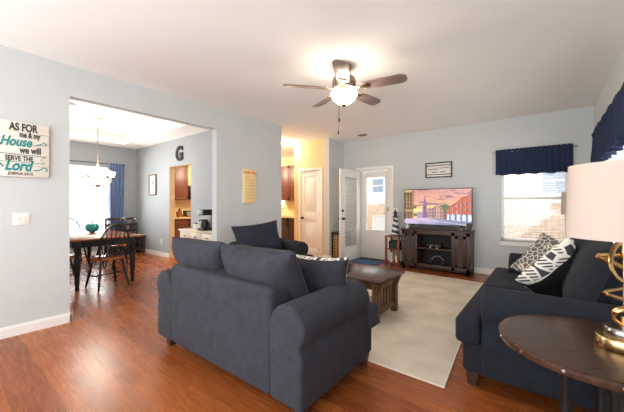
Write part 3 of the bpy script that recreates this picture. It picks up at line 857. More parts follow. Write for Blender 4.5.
gb = thing('game_console', 'small black device with two pale feet on the upper console shelf', 'device', (-1.66, 5.86, 0.435))
one('rbox', (0, 0, 0.05), (0.26, 0.14, 0.06), 0.015, 4).build('body', 'blackplastic', gb)
for x in (-0.06, 0.06): one('cyl', (x, -0.06, 0), (x, -0.06, 0.03), 0.02).build('foot', 'steel', gb)
for x in (-0.045, 0.045): one('cyl', (x, -0.0695, 0.055), (x, -0.074, 0.055), 0.012).build('button', 'greyplastic', gb)
hp = thing('media_device', 'grey ring shaped device resting on the lower console shelf', 'device', (-1.62, 5.87, 0.1))
one('tube', [(0.11*math.cos(a), 0.02, 0.075+0.11*math.sin(a)) for a in [PI*k/14 for k in range(15)]], 0.009, 8).build('band', 'greyplastic', hp)
for sg in (-1, 1): one('rbox', (sg*0.11, 0.02, 0.06), (0.05, 0.08, 0.1), 0.02, 3).build('ear_cup', 'blackplastic', hp)
rm = one('rbox', (0, 0, 0.014), (0.2, 0.05, 0.028), 0.01, 3).build('remote', 'greyplastic'); rm.location = (-1.58, 5.8, 0.1); tag(rm, 'slim grey remote in front of the grey ring on the lower console shelf', 'remote')

# framed print above the tv
pf = thing('framed_sign', 'wide black framed white sign on the wall above the television', 'sign', (-1.682, BY, 1.935))
b = MB(); W, Hh = 0.25, 0.15
for p in ((-W, -W+0.022, -Hh, Hh), (W-0.022, W, -Hh, Hh), (-W, W, Hh-0.022, Hh), (-W, W, -Hh, -Hh+0.022)): b.box((p[0], -0.025, p[2]), (p[1], 0, p[3]), 0.003)
b.build('frame', 'blackframe', pf)
one('box', (-W+0.02, -0.01, -Hh+0.02), (W-0.02, -0.001, Hh-0.02)).build('print', 'paper', pf)
b = MB()
for z in (0.088, -0.088): b.box((-W+0.022, -0.012, z-0.008), (W-0.022, -0.009, z+0.008))
b.build('border_line', 'blackframe', pf)
b = MB()
def squig(b, x0, x1, z, amp, n, r, ph=0.0):
    b.tube([(x0+(x1-x0)*k/40, -0.0115, z+amp*math.sin(ph+n*2*PI*k/40)*(0.6+0.4*math.sin(k*1.7))) for k in range(41)], r, 5)
squig(b, -0.19, -0.01, 0.02, 0.016, 9, 0.004); squig(b, 0.02, 0.2, 0.036, 0.016, 8, 0.004)
squig(b, -0.13, -0.02, -0.035, 0.014, 0.5, 0.0055, PI); squig(b, 0.02, 0.13, -0.035, 0.014, 0.5, 0.0055, PI)
b.build('lettering', 'signdark', pf)

# rack with lighthouse
rk = thing('side_rack', 'narrow reddish wood open rack between the entry door and media console', 'rack', (-2.475, 5.93, 0))
rw, rd, rh = 0.15, 0.15, 0.62
one('box', (-rw, -rd, rh-0.03), (rw, rd, rh), 0.004).build('top', 'redwood', rk)
for x in (-rw+0.02, rw-0.02):
    for y in (-rd+0.02, rd-0.02): one('box', (x-0.02, y-0.02, 0), (x+0.02, y+0.02, rh-0.03), 0.003).build('leg', 'redwood', rk)
for z in (0.05, 0.33): one('box', (-rw+0.02, -rd+0.02, z), (rw-0.02, rd-0.02, z+0.022), 0.003).build('shelf', 'redwood', rk)
lh = thing('lighthouse_figurine', 'navy and white spiral striped lighthouse figurine on the wooden rack', 'figurine', (-2.47, 5.95, rh))
def lhfn(b):
    seg, nz = 40, 60
    prof = lambda z: 0.082-0.04*z
    v = []; f = []
    for j in range(nz+1):
        for k in range(seg):
            a = 2*PI*k/seg; rr = prof(j/nz); v.append((rr*math.cos(a), rr*math.sin(a), 0.02+0.34*j/nz))
    for j in range(nz):
        for k in range(seg):
            f.append((j*seg+k, j*seg+(k+1) % seg, (j+1)*seg+(k+1) % seg, (j+1)*seg+k))
    n0 = len(b.bm.faces); b._add(v, f); b.bm.faces.ensure_lookup_table()
    i = n0
    for j in range(nz):
        for k in range(seg):
            b.bm.faces[i].material_index = 1 if ((j/nz*3.0 + k/seg) % 1) < 0.52 else 0
            i += 1
b = MB(); lhfn(b); b.build('tower', ['lhwhite', 'lhnavy'], lh)
one('lathe', [(0.095, 0), (0.095, 0.015), (0.085, 0.02)], seg=28).build('base', 'lhnavy', lh)
one('lathe', [(0.045, 0.36), (0.06, 0.37), (0.06, 0.382), (0.034, 0.384), (0.034, 0.45), (0.05, 0.452), (0.04, 0.475), (0.012, 0.5), (0.012, 0.52), (0.001, 0.535)], seg=24).build('lantern', 'lhnavy', lh)
bk = one('rbox', (0, 0, 0.09), (0.2, 0.2, 0.16), 0.02, 4).build('basket', 'basket'); bk.location = (-2.47, 5.93, 0.352-0.008); tag(bk, 'dark woven bin on the upper shelf of the wooden rack', 'basket')
for i, (x, y, hh, lab) in enumerate(((-2.53, 5.88, 0.2, 'taller ivory candle on the lower shelf of the wooden rack'), (-2.42, 5.9, 0.14, 'shorter ivory candle on the lower shelf of the wooden rack'))):
    c = thing('candle', lab, 'candle', (x, y, 0.072), 0, 'candles on the rack')
    one('lathe', [(0.032, 0), (0.034, 0.004), (0.034, hh-0.004), (0.03, hh), (0.001, hh-0.003)], seg=18).build('wax', 'candle', c)
    one('cyl', (0, 0, hh-0.003), (0, 0, hh+0.014), 0.002, seg=6).build('wick', 'blackframe', c)
# ring-fronted cabinet behind the open door
fc = thing('side_cabinet', 'dark framed low cabinet with tan ring patterned front behind the open door', 'cabinet', (PX1+0.02, 5.64, 0))
D, Yd, Z1 = 0.3, 0.36, 0.6
one('box', (0, 0.02, 0.03), (D, Yd, Z1), 0.003).build('body', 'espresso_dark', fc)
one('box', (-0.003, -0.012, Z1), (D+0.015, Yd+0.01, Z1+0.03), 0.003).build('top', 'blackframe', fc)
b = MB()
for p in ((0, 0.035, 0, Z1), (D-0.035, D, 0, Z1), (0, D, Z1-0.04, Z1), (0, D, 0.03, 0.08)): b.box((p[0], 0, p[2]), (p[1], 0.022, p[3]), 0.002)
b.build('front_frame', 'blackframe', fc)
b = MB()
for i in range(3):
    for j in range(7):
        cx, cz = 0.078+i*0.072, 0.12+j*0.068
        b.tube([(cx+0.032*math.cos(2*PI*k/18), 0.012, cz+0.032*math.sin(2*PI*k/18)) for k in range(18)], 0.008, 6, True)
b.build('ring_panel', 'logtan', fc)

def plate(label, T, w, h, n, kind='switch'):
    o = one('box', (-w/2, -0.006, -h/2), (w/2, 0, h/2), 0.002).build('wall_%s' % kind if False else kind + '_plate', 'whiteplastic'); o.matrix_world = T
    tag(o, label, 'outlet' if kind == 'outlet' else 'light switch')
    for i in range(n):
        x = (i-(n-1)/2)*0.046
        if kind == 'outlet':
            for z in (-0.02, 0.02): one('rbox', (0, -0.007, z), (0.028, 0.004, 0.026), 0.0018, 2, m=2).build('socket', 'cream', o)
        else: one('box', (x-0.006, -0.014, -0.012), (x+0.006, -0.005, 0.012), 0.002).build('toggle', 'cream', o)
    return o
plate('white double switch plate below the whitewashed wooden sign', Tr(LX, 0.553, 1.117) @ Rot(PI/2, 'Z'), 0.12, 0.115, 2)
plate('white double switch plate on the back wall above the lighthouse', Tr(-2.57, BY, 1.125), 0.115, 0.115, 2)
plate('white outlet low on the grey dining room wall', Tr(-7.37, DY, 0.35), 0.075, 0.115, 1, 'outlet')

# ------------------------------------------------------------------ signs on the left wall
WL = lambda y, z, off=0.0: Tr(LX+off, y, z) @ Rot(PI/2, 'Z') @ Rot(PI/2, 'X')     # local x right, y up, z out of the wall
sg = thing('wooden_sign', 'whitewashed wooden sign with black and teal lettering above the double light switch', 'sign', (LX, 0.545, 1.79))
b = MB(); n = 5; S = 0.265; SW = 0.208
for i in range(n):
    z0 = -S+2*S*i/n
    b.box((0.0, -SW, z0), (0.03, SW, z0+2*S/n-0.002), 0.002)
b.build('board', 'signwood', sg)
def wt(b, s_, size, y, z, shear=0, bold=0.0, wide=1.0):
    b.text(s_, size, Tr(0.031, y, z) @ Rot(PI/2, 'Z') @ Rot(PI/2, 'X') @ Matrix.Diagonal((wide, 1, 1, 1)), 0.003, shear, bold)
b = MB()
wt(b, 'AS FOR', 0.1, 0.02, 0.178, 0, 0.004, 0.6)
b.build('black_heading', 'signdark', sg)
b = MB(); wt(b, 'me & my', 0.075, 0.065, 0.117, 0, 0.003, 0.55); b.build('small_black_line', 'signdark', sg)
b = MB(); wt(b, 'we will', 0.088, 0.07, -0.035, 0, 0.003, 0.62); b.build('middle_black_line', 'signdark', sg)
b = MB(); wt(b, 'SERVE THE', 0.066, -0.01, -0.112, 0, 0.002, 0.62); b.build('ribbon_line', 'signdark', sg)
b = MB(); wt(b, 'JOSHUA 24:15', 0.038, 0.0, -0.248, 0, 0.001, 0.75); b.build('verse_line', 'signdark', sg)
b = MB()
wt(b, 'House', 0.125, -0.035, 0.03, 0.35, 0.004, 0.66); wt(b, 'Lord', 0.14, -0.02, -0.205, 0.35, 0.005, 0.68)
def swash(b, P, r=0.005): b.tube([(0.0325, y*0.76, z) for y, z in P], r, 6)
swash(b, [(0.14, 0.05), (0.18, 0.06), (0.22, 0.085), (0.245, 0.075), (0.235, 0.055)]); swash(b, [(-0.26, 0.05), (-0.24, 0.02), (-0.2, 0.02), (-0.17, 0.045)])
swash(b, [(0.12, -0.2), (0.17, -0.195), (0.22, -0.165), (0.255, -0.175), (0.25, -0.2), (0.235, -0.2)]); swash(b, [(-0.27, -0.16), (-0.23, -0.13), (-0.19, -0.14), (-0.16, -0.18)])
swash(b, [(-0.26, -0.048), (0.24, -0.058), (0.19, -0.088), (0.235, -0.125), (-0.26, -0.125)], 0.0025)
b.build('teal_lettering', 'signteal', sg)

fs = thing('wall_sign', 'tall narrow tan sign with red heading on the wall beside the armchair', 'sign', (LX, 3.38, 1.566))
one('box', (0, -0.14, -0.29), (0.025, 0.14, 0.29), 0.003).build('board', 'yellowboard', fs)
b = MB(); b.text('Family Rules', 0.058, Tr(0.026, 0, 0.215) @ Rot(PI/2, 'Z') @ Rot(PI/2, 'X'), 0.002, 0.25, 0.0015); b.build('heading', 'redink', fs)
b = MB()
for k in range(9):
    z = 0.16-k*0.052; w_ = 0.1+0.02*math.sin(k*2.3)
    b.tube([(0.0255, -w_+2*w_*i/30, z+0.007*math.sin(i*1.9+k)) for i in range(31)], 0.0035, 5)
b.build('lines', 'paleink', fs)

# ------------------------------------------------------------------ ceiling fan
fn_ = thing('ceiling_fan', 'five bladed ceiling fan with glowing frosted bowl light', 'ceiling fan', (-1.722, 2.757, H))
one('lathe', [(0.085, 0), (0.085, -0.02), (0.07, -0.06), (0.03, -0.075), (0.03, -0.12), (0.09, -0.125), (0.12, -0.14), (0.128, -0.17), (0.125, -0.225), (0.11, -0.25), (0.08, -0.26), (0.08, -0.275), (0.02, -0.275)], seg=36).build('motor_housing', 'nickel', fn_)
one('lathe', [(0.07, -0.27), (0.09, -0.28), (0.09, -0.305), (0.06, -0.31)], seg=32).build('light_fitter', 'nickel', fn_)
one('lathe', [(0.1, -0.3), (0.138, -0.294), (0.14, -0.315), (0.12, -0.352), (0.085, -0.388), (0.045, -0.41), (0.02, -0.416)], seg=36).build('bowl', 'bowl', fn_)
one('lathe', [(0.03, -0.414), (0.024, -0.426), (0.012, -0.438), (0.001, -0.446)], seg=16).build('finial', 'nickel', fn_)
for k in range(5):
    a = math.radians(-61+72*k)
    T = Rot(a, 'Z') @ Tr(0, 0, -0.25) @ Rot(math.radians(-12), 'X')
    b = MB()
    b.prism([(0.2, -0.055), (0.26, -0.068), (0.6, -0.076), (0.65, -0.05), (0.66, 0), (0.65, 0.05), (0.6, 0.076), (0.26, 0.068), (0.2, 0.055)], 'z', -0.004, 0.004, 0.0015, T)
    bl = b.build('blade', 'blade', fn_)
    b = MB(); b.prism([(0.11, -0.02), (0.2, -0.018), (0.27, -0.045), (0.28, 0), (0.27, 0.045), (0.2, 0.018), (0.11, 0.02)], 'z', -0.012, -0.005, 0.001, T)
    b.build('blade_bracket', 'nickel', bl)
for dx, l1 in ((-0.006, 0.29), (0.006, 0.16)):
    b = MB(); z0 = -0.3
    b.cyl((dx*1.0, -0.1, z0), (dx*1.0, -0.1, z0-l1-0.13), 0.0022, seg=6); pc = b.build('pull_chain', 'nickel', fn_)
    one('lathe', [(0.001, 0), (0.007, 0.008), (0.008, 0.03), (0.004, 0.045), (0.001, 0.047)], (dx, -0.1, z0-l1-0.17), 10).build('pull_weight', 'bronze', pc)

vt = thing('ceiling_vent', 'small white vent grille on the ceiling near the entry', 'vent', (-3.13, 5.75, H))
b = MB()
for p in ((-0.09, -0.075, -0.06, 0.06), (0.075, 0.09, -0.06, 0.06), (-0.09, 0.09, -0.06, -0.045), (-0.09, 0.09, 0.045, 0.06)): b.box((p[0], p[2], -0.01), (p[1], p[3], 0))
b.build('frame', 'greyplastic', vt)
b = MB()
for k in range(6): b.box((-0.075, -0.04+k*0.014, -0.008), (0.075, -0.036+k*0.014, 0))
b.build('grille', 'blackframe', vt)
sd = thing('smoke_detector', 'round white smoke detector on the dining room ceiling', 'smoke detector', (-6.3, 1.47, TZ))
one('lathe', [(0.001, -0.045), (0.04, -0.045), (0.062, -0.035), (0.066, -0.012), (0.066, 0)], seg=28).build('cover', 'whiteplastic', sd)
one('lathe', [(0.001, -0.05), (0.014, -0.05), (0.016, -0.044)], seg=14).build('test_button', 'greyplastic', sd)

# ------------------------------------------------------------------ valances and curtain
def valance(label, loc, rz, L, h, rods=0.05, depth=0.045, waves=16, seed=0.0, scal=0.02, m='drape'):
    v = thing('valance', label, 'valance', loc, rz)
    def fn(u, t):
        x = (u-0.5)*L; k = t
        amp = depth*(0.35+0.65*k) if k > 0.12 else depth*0.3
        w_ = math.sin(u*waves*2*PI+seed+0.6*math.sin(u*7+seed))
        y = -0.05 + amp*0.55*w_ + 0.008*mnoise.noise(Vector((x*9, t*3, seed)))
        y -= 0.02*math.exp(-((k-0.1)/0.05)**2)
        z = h/2 - t*h + (scal*math.sin(u*waves*2*PI*0.37+seed) if k > 0.6 else 0)*(k-0.6)/0.4 + ((scal*0.6)*math.sin(u*waves*2*PI*1.3+seed) if k < 0.05 else 0)
        return (x, y, z)
    b = MB(); b.surf(fn, waves*10, 16)
    o = b.build('cloth', m, v, 80)
    sm_ = o.modifiers.new('thickness', 'SOLIDIFY'); sm_.thickness = 0.003
    b = MB(); zr = h/2-0.1*h
    b.cyl((-L/2-0.03, -0.05, zr), (L/2+0.03, -0.05, zr), 0.008, seg=10); b.build('rod', 'steel', v)
    for s in (-1, 1):
        q = MB(); q.lathe([(0.001, -0.02), (0.016, -0.008), (0.016, 0.008), (0.001, 0.02)], seg=12, T=Tr(s*(L/2+0.035), -0.05, zr) @ Rot(PI/2, 'Y')); q.build('finial', 'steel', v)
        one('box', (s*(L/2+0.01)-0.006, -0.05, zr-0.02), (s*(L/2+0.01)+0.006, 0, zr+0.006)).build('bracket', 'steel', v)
    return v
valance('flat gathered navy valance over the window near the television', (-0.195, BY, 1.985), 0, 1.03, 0.44, waves=13, depth=0.035, seed=1.0, scal=0.008)
valance('navy ruffled valance over the window behind the navy sofa', (RX, 4.47, 2.02), -PI/2, 2.2, 0.46, waves=20, depth=0.085, seed=2.0, scal=0.035)
cu = thing('curtain', 'blue floor length curtain beside the dining room window', 'curtain', (DX, 2.98, 0.02))
def cfn(u, t):
    y = (u-0.5)*0.34*(1-0.12*math.sin(t*PI))
    return (0.07+0.028*math.sin(u*5*2*PI)*(0.7+0.3*t), y, 2.28-t*2.26)
b = MB(); b.surf(cfn, 60, 24); o = b.build('cloth', 'curtain', cu, 80); o.modifiers.new('thickness', 'SOLIDIFY').thickness = 0.003
b = MB(); b.cyl((0.07, -2.2, 2.26), (0.07, 0.2, 2.26), 0.01, seg=10)
for y in (-2.1, 0.18): b.box((0, y-0.01, 2.24), (0.07, y+0.01, 2.265))
b.build('rod', 'bronze', cu)

# ------------------------------------------------------------------ end tables and lamps
def end_table(label, loc, rz):
    t = thing('end_table', label, 'table', loc, rz, 'round end tables by the navy sofa')
    R, Z = 0.37, 0.62
    b = MB()
    nb = 5
    # plank top inside a thick rim
    for i in range(nb):
        y0 = -R+0.03+(2*R-0.06)*i/nb; y1 = y0+(2*R-0.06)/nb-0.002
        pts = []
        Ri = R-0.03
        for k in range(9):
            y = y0+(y1-y0)*k/8; pts.append((math.sqrt(max(0, Ri*Ri-y*y)), y))
        for k in range(8, -1, -1):
            y = y0+(y1-y0)*k/8; pts.append((-math.sqrt(max(0, Ri*Ri-y*y))-1e-4, y))
        b.prism(pts, 'z', Z-0.025, Z)
    b.build('tabletop', 'tablewood', t)
    b = MB(); b.lathe([(R-0.035, Z-0.03), (R, Z-0.03), (R+0.004, Z-0.02), (R+0.003, Z-0.003), (R-0.004, Z+0.001), (R-0.03, Z), (R-0.035, Z-0.03)], seg=72, cap=False); b.build('rim', 'tablewood', t)
    for k in range(14):
        a = 2*PI*k/14+0.1
        one('lathe', [(0.001, 0.005), (0.006, 0.004), (0.0075, 0)], seg=10, T=Rot(a, 'Z') @ Tr(R+0.002, 0, Z-0.014) @ Rot(PI/2, 'Y')).build('tack', 'steel', t)
    b = MB(); b.lathe([(0.25, Z-0.06), (0.29, Z-0.055), (0.29, Z-0.03), (0.25, Z-0.03)], seg=48); b.build('apron', 'black', t)
    for k in range(3):
        a = 2*PI*k/3+0.5
        b = MB(); b.lathe([(0.022, 0.1), (0.03, 0.12), (0.02, 0.16), (0.028, 0.3), (0.02, 0.42), (0.03, 0.46), (0.026, 0.5), (0.04, Z-0.06)], (0.1*math.cos(a), 0.1*math.sin(a), 0), 18); b.build('column', 'black', t)
    b = MB(); b.lathe([(0.14, 0.07), (0.16, 0.08), (0.16, 0.1), (0.12, 0.115)], seg=32); b.build('base', 'black', t)
    for k in range(3):
        a = 2*PI*k/3+0.5
        b = MB(); b.prism([(0.1, 0.07), (0.14, 0.1), (0.24, 0.06), (0.3, 0.02), (0.3, 0), (0.24, 0), (0.16, 0.05)], 'y', -0.02, 0.02, 0.004, Rot(a, 'Z')); b.build('foot', 'black', t)
    return t
et = end_table('round dark plank end table with tacked rim, near arm of the navy sofa', (0.17, 1.885, 0), math.radians(40))
dup(et, (0.17, 5.72, 0), 0.3, 'round dark end table hidden beyond the far arm of the navy sofa')

def lamp(label, loc, rz):
    l = thing('table_lamp', label, 'lamp', loc, rz, 'gold scribble table lamps')
    one('lathe', [(0.001, 0), (0.095, 0), (0.098, 0.004), (0.098, 0.044), (0.095, 0.048), (0.001, 0.048)], seg=48).build('base', 'gold', l)
    one('lathe', [(0.001, 0.048), (0.068, 0.048), (0.07, 0.052), (0.07, 0.085), (0.066, 0.09), (0.001, 0.09)], seg=40).build('crystal_block', 'crystal', l)
    P = [(0.0, 0, 0.085), (0.0, 0, 0.13)]
    b = MB(); b.cyl((0, 0, 0.085), (0, 0, 0.14), 0.014); b.cyl((0, 0, 0.42), (0, 0, 0.52), 0.01); b.cyl((0, 0, 0.16), (0, 0, 0.45), 0.006, seg=10); b.build('stem', 'gold', l)
    # a tangle of flat gold bands: zigzags below, a large loop above
    b = MB()
    zig = [(0.0, 0.0, 0.09), (-0.04, 0.01, 0.13), (-0.055, -0.02, 0.17), (0.0, -0.04, 0.19), (0.09, -0.03, 0.165), (0.11, -0.035, 0.182), (0.0, -0.05, 0.215), (-0.12, -0.055, 0.25), (-0.128, -0.05, 0.264),
           (-0.02, -0.04, 0.28), (0.09, 0.0, 0.292), (0.12, 0.04, 0.315), (0.04, 0.05, 0.345), (-0.06, 0.04, 0.39), (-0.076, 0.035, 0.405), (0.0, 0.02, 0.405), (0.1, 0.0, 0.385), (0.12, -0.01, 0.36), (0.02, -0.03, 0.345)]
    b.tube(smooth(zig, 5), 0.01, 8, flat=(0.013, 0.007)); b.build('zigzag_band', 'gold', l)
    b = MB()
    ring = []
    for k in range(56):
        a = 2*PI*k/56; X_, Z_ = 0.155*math.cos(a), 0.082*math.sin(a)
        q = math.radians(32)
        ring.append((0.012+X_*math.cos(q)-Z_*math.sin(q), -0.06+0.05*math.sin(a+0.6), 0.415+X_*math.sin(q)+Z_*math.cos(q)))
    b.tube(ring, 0.01, 8, True, flat=(0.008, 0.014)); b.build('loop_band', 'gold', l)
    # drum shade, open top and bottom, with spider
    b = MB(); b.lathe([(0.2, 0.485), (0.2, 0.487), (0.192, 0.818), (0.189, 0.818), (0.197, 0.485), (0.2, 0.485)], seg=64, cap=False)
    b.build('lamp_shade', 'shade', l)
    b = MB()
    for k in range(3):
        a = 2*PI*k/3; b.cyl((0, 0, 0.78), (0.19*math.cos(a), 0.19*math.sin(a), 0.8), 0.003, seg=6)
    b.cyl((0, 0, 0.5), (0, 0, 0.8), 0.004, seg=6); b.build('harp', 'gold', l)
    one('lathe', [(0.014, 0.52), (0.014, 0.56), (0.03, 0.6), (0.03, 0.63), (0.015, 0.66), (0.001, 0.665)], seg=18).build('bulb', 'whiteplastic', l)
    return l
def smooth(P, n):
    P = [Vector(p) for p in P]; out = []
    for i in range(len(P)-1):
        p0 = P[max(0, i-1)]; p1 = P[i]; p2 = P[i+1]; p3 = P[min(len(P)-1, i+2)]
        for k in range(n):
            t = k/n
            out.append(0.5*((2*p1) + (p2-p0)*t + (2*p0-5*p1+4*p2-p3)*t*t + (3*p1-p0-3*p2+p3)*t**3))
    out.append(P[-1]); return out
lp = lamp('gold scribble table lamp with cream drum shade on the tacked round end table', (0.272, 1.912, 0.6211), math.radians(38))
dup(lp, (0.36, 5.78, 0.6211), math.radians(25), 'gold scribble table lamp with cream shade in the far corner by the back window')

# ------------------------------------------------------------------ dining room
ch = thing('chandelier', 'brushed nickel chandelier with five frosted glowing shades over the dining table', 'chandelier', (-6.9, 2.03, TZ))
one('lathe', [(0.065, 0), (0.065, -0.012), (0.04, -0.03), (0.01, -0.04)], seg=24).build('canopy', 'nickel', ch)
b = MB(); z = -0.035
k = 0
while z > -0.9:
    b.tube([(0.012*math.cos(a)*(k % 2), 0.012*math.cos(a)*(1-k % 2), z-0.02+0.022*math.sin(a)) for a in [2*PI*i/10 for i in range(10)]], 0.003, 5, True); z -= 0.034; k += 1
b.build('chain', 'nickel', ch)
one('lathe', [(0.008, -0.92), (0.02, -0.94), (0.03, -0.97), (0.016, -1.0), (0.02, -1.04), (0.03, -1.1), (0.026, -1.2), (0.014, -1.24), (0.035, -1.28), (0.055, -1.31), (0.04, -1.345), (0.015, -1.36), (0.001, -1.38)], seg=24).build('column', 'cream', ch)
for k in range(5):
    a = 2*PI*k/5+0.35
    T = Rot(a, 'Z')
    P = smooth([(0.03, 0, -1.3), (0.1, 0, -1.335), (0.18, 0, -1.31), (0.235, 0, -1.23), (0.25, 0, -1.17)], 5)
    ar = one('tube', P, 0.008, 8, T=T).build('arm', 'nickel', ch)
    one('lathe', [(0.012, -1.185), (0.044, -1.165), (0.046, -1.15), (0.02, -1.14)], (0.25, 0, 0), 16, T).build('socket', 'nickel', ar)
    one('lathe', [(0.026, -1.15), (0.04, -1.13), (0.046, -1.1), (0.05, -1.07), (0.064, -1.045), (0.061, -1.045), (0.046, -1.07), (0.042, -1.1), (0.036, -1.13), (0.02, -1.145)], (0.25, 0, 0), 20, T, cap=False).build('shade', 'bulbshade', ar)

point('chandelier_glow', (-6.9, 2.03, 2.05), 24, (1.0, 0.9, 0.76), 0.28)
dt = thing('dining_table', 'rectangular dining table with orange brown top edge and black turned legs', 'table', (-6.47, 1.7, 0))
one('box', (-1.2, -0.5, 0.725), (1.2, 0.5, 0.755), 0.006).build('tabletop', 'seatwood', dt)
b = MB()
for s_ in (-1, 1): b.box((-1.1, s_*0.42-0.012, 0.62), (1.1, s_*0.42+0.012, 0.725)); b.box((s_*1.1-0.012, -0.42, 0.62), (s_*1.1+0.012, 0.42, 0.725))
b.build('apron', 'black', dt)
for x in (-1.08, 1.08):
    for y in (-0.37, 0.37):
        b = MB(); b.box((x-0.04, y-0.04, 0.56), (x+0.04, y+0.04, 0.725), 0.004)
        b.lathe([(0.022, 0), (0.03, 0.02), (0.024, 0.06), (0.032, 0.1), (0.03, 0.15), (0.042, 0.34), (0.042, 0.44), (0.028, 0.48), (0.038, 0.51), (0.03, 0.54), (0.036, 0.56)], (x, y, 0), 18)
        b.build('leg', 'black', dt)
rn = one('box', (-0.55, -0.16, 0), (0.62, 0.16, 0.004), 0.001).build('table_runner', 'runner'); rn.location = (-6.05, 1.45, 0.7552); tag(rn, 'pale cloth runner on the near side of the dining table', 'table runner')
tp = thing('pumpkin', 'teal ribbed pumpkin ornament on the dining table', 'ornament', (-6.4, 1.8, 0.7552))
def pk(u, v):
    a = u*2*PI; t = v*PI
    r = 0.108*math.sin(t)**0.8*(1-0.09*abs(math.sin(a*5))**3 - 0.0)
    return (r*math.cos(a), r*math.sin(a), 0.09-0.092*math.cos(t)*(1-0.25*math.exp(-((t-PI)/0.5)**2) if t > 2 else 1))
b = MB(); b.surf(pk, 80, 20); b.build('body', 'teal', tp, 80)
one('tube', [(0, 0, 0.155), (0.004, 0.002, 0.185), (0.014, 0.004, 0.205)], [0.014, 0.009, 0.008], 8).build('stem', 'darkwood', tp)

def windsor(label, loc, rz):
    c = thing('dining_chair', label, 'chair', loc, rz, 'black windsor chairs round the dining table')
    # local +y is the front; seat at 0.45
    pts = []
    for k in range(28):
        a = 2*PI*k/28; rx = 0.23; ry = 0.21
        pts.append((rx*math.cos(a)*(1.0 if math.sin(a) > -0.5 else 0.96), ry*math.sin(a)))
    one('prism', pts, 'z', 0.43, 0.465, 0.009).build('seat', 'seatwood', c)
    hoop = []
    for k in range(25):
        a = PI*k/24
        s = math.sin(a)**0.75 if 0 < k < 24 else 0
        z = 0.46+0.5*s
        hoop.append((0.205*math.cos(a)*(0.86+0.22*min(1, s*1.6)), -0.17-0.11*s, z))
    one('tube', hoop, 0.013, 8).build('backrest', 'black', c)
    for i in range(7):
        x = (i-3)*0.052; hx = x*1.25
        s = max(0.0, 1-(abs(hx)/0.222)**2.6)**0.5
        one('tube', [(x*0.8, -0.17, 0.46), (x*1.05, -0.17-0.055*s, 0.46+0.25*s), (hx, -0.17-0.11*s, 0.46+0.495*s)], [0.006, 0.0085, 0.005], 6).build('spindle', 'black', c)
    L = {}
    for sx in (-1, 1):
        for sy in (-1, 1):
            p0 = Vector((sx*0.14, sy*0.12, 0.435)); p1 = Vector((sx*0.21, sy*0.2, 0))
            L[sx, sy] = (p0, p1)
            one('tube', [p0.lerp(p1, q) for q in (0, 0.15, 0.25, 0.3, 0.5, 0.7, 0.78, 1)], [0.012, 0.014, 0.019, 0.014, 0.02, 0.015, 0.018, 0.01], 10).build('leg', 'black', c)
    at2 = lambda k, q: L[k][0].lerp(L[k][1], q)
    for sx in (-1, 1): one('cyl', at2((sx, -1), 0.55), at2((sx, 1), 0.55), 0.009, seg=8).build('stretcher', 'black', c)
    m0 = (at2((-1, -1), 0.55)+at2((-1, 1), 0.55))/2; m1 = (at2((1, -1), 0.55)+at2((1, 1), 0.55))/2
    one('cyl', m0, m1, 0.009, seg=8).build('stretcher', 'black', c)
    return c
wc = windsor('black hoop-back windsor chair at the near end of the dining table', (-5.28, 1.68, 0), math.radians(97))
dup(wc, (-7.78, 1.85, 0), math.radians(-88), 'black hoop-back windsor chair at the far end of the dining table near the window')
dup(wc, (-5.85, 1.2, 0), math.radians(2), 'black hoop-back windsor chair on the left side of the dining table beside the wall opening')
dup(wc, (-6.72, 2.36, 0), math.radians(178), 'black hoop-back windsor chair on the doorway side of the dining table, nearer the camera')
dup(wc, (-7.3, 2.36, 0), math.radians(183), 'black hoop-back windsor chair on the doorway side of the dining table, nearer the window')

bn = thing('bench', 'dark wood bench with slatted back in the dining room corner', 'bench', (-8.66, 3.06, 0))
for y in (-0.38, 0.34):
    one('box', (0.02, y, 0), (0.06, y+0.04, 0.9), 0.004).build('back_post', 'darkwood', bn)
    one('box', (0.44, y, 0), (0.48, y+0.04, 0.42), 0.004).build('leg', 'darkwood', bn)
one('box', (0.02, -0.4, 0.42), (0.5, 0.4, 0.46), 0.005).build('seat', 'darkwood', bn)
for z in (0.55, 0.7, 0.85): one('box', (0.028, -0.36, z), (0.05, 0.36, z+0.06), 0.004).build('back_rail', 'darkwood', bn)
one('box', (0.06, -0.36, 0.1), (0.46, 0.36, 0.13), 0.004).build('lower_shelf', 'darkwood', bn)

pc = thing('framed_picture', 'narrow brown framed picture on the grey dining room wall', 'picture', (-7.81, DY, 1.745))
b = MB()
for p in ((-0.19, -0.16, -0.26, 0.26), (0.16, 0.19, -0.26, 0.26), (-0.19, 0.19, 0.23, 0.26), (-0.19, 0.19, -0.26, -0.23)): b.box((p[0], -0.03, p[2]), (p[1], 0, p[3]), 0.003)
b.build('frame', 'brownframe', pc)
one('box', (-0.165, -0.012, -0.235), (0.165, -0.002, 0.235)).build('print', 'paper', pc)
b = MB(); b.box((-0.012, -0.015, -0.15), (0.012, -0.011, 0.14)); b.box((-0.06, -0.0155, 0.03), (0.06, -0.0112, 0.055)); b.build('motif', 'brownframe', pc)
lt = MB(); lt.text('G', 0.44, Tr(-6.5, DY-0.012, 2.25) @ Rot(PI/2, 'X'), 0.022, 0, 0.018)
o = lt.build('wall_letter', 'black', None); tag(o, 'large black letter G mounted above the kitchen doorway', 'letter')

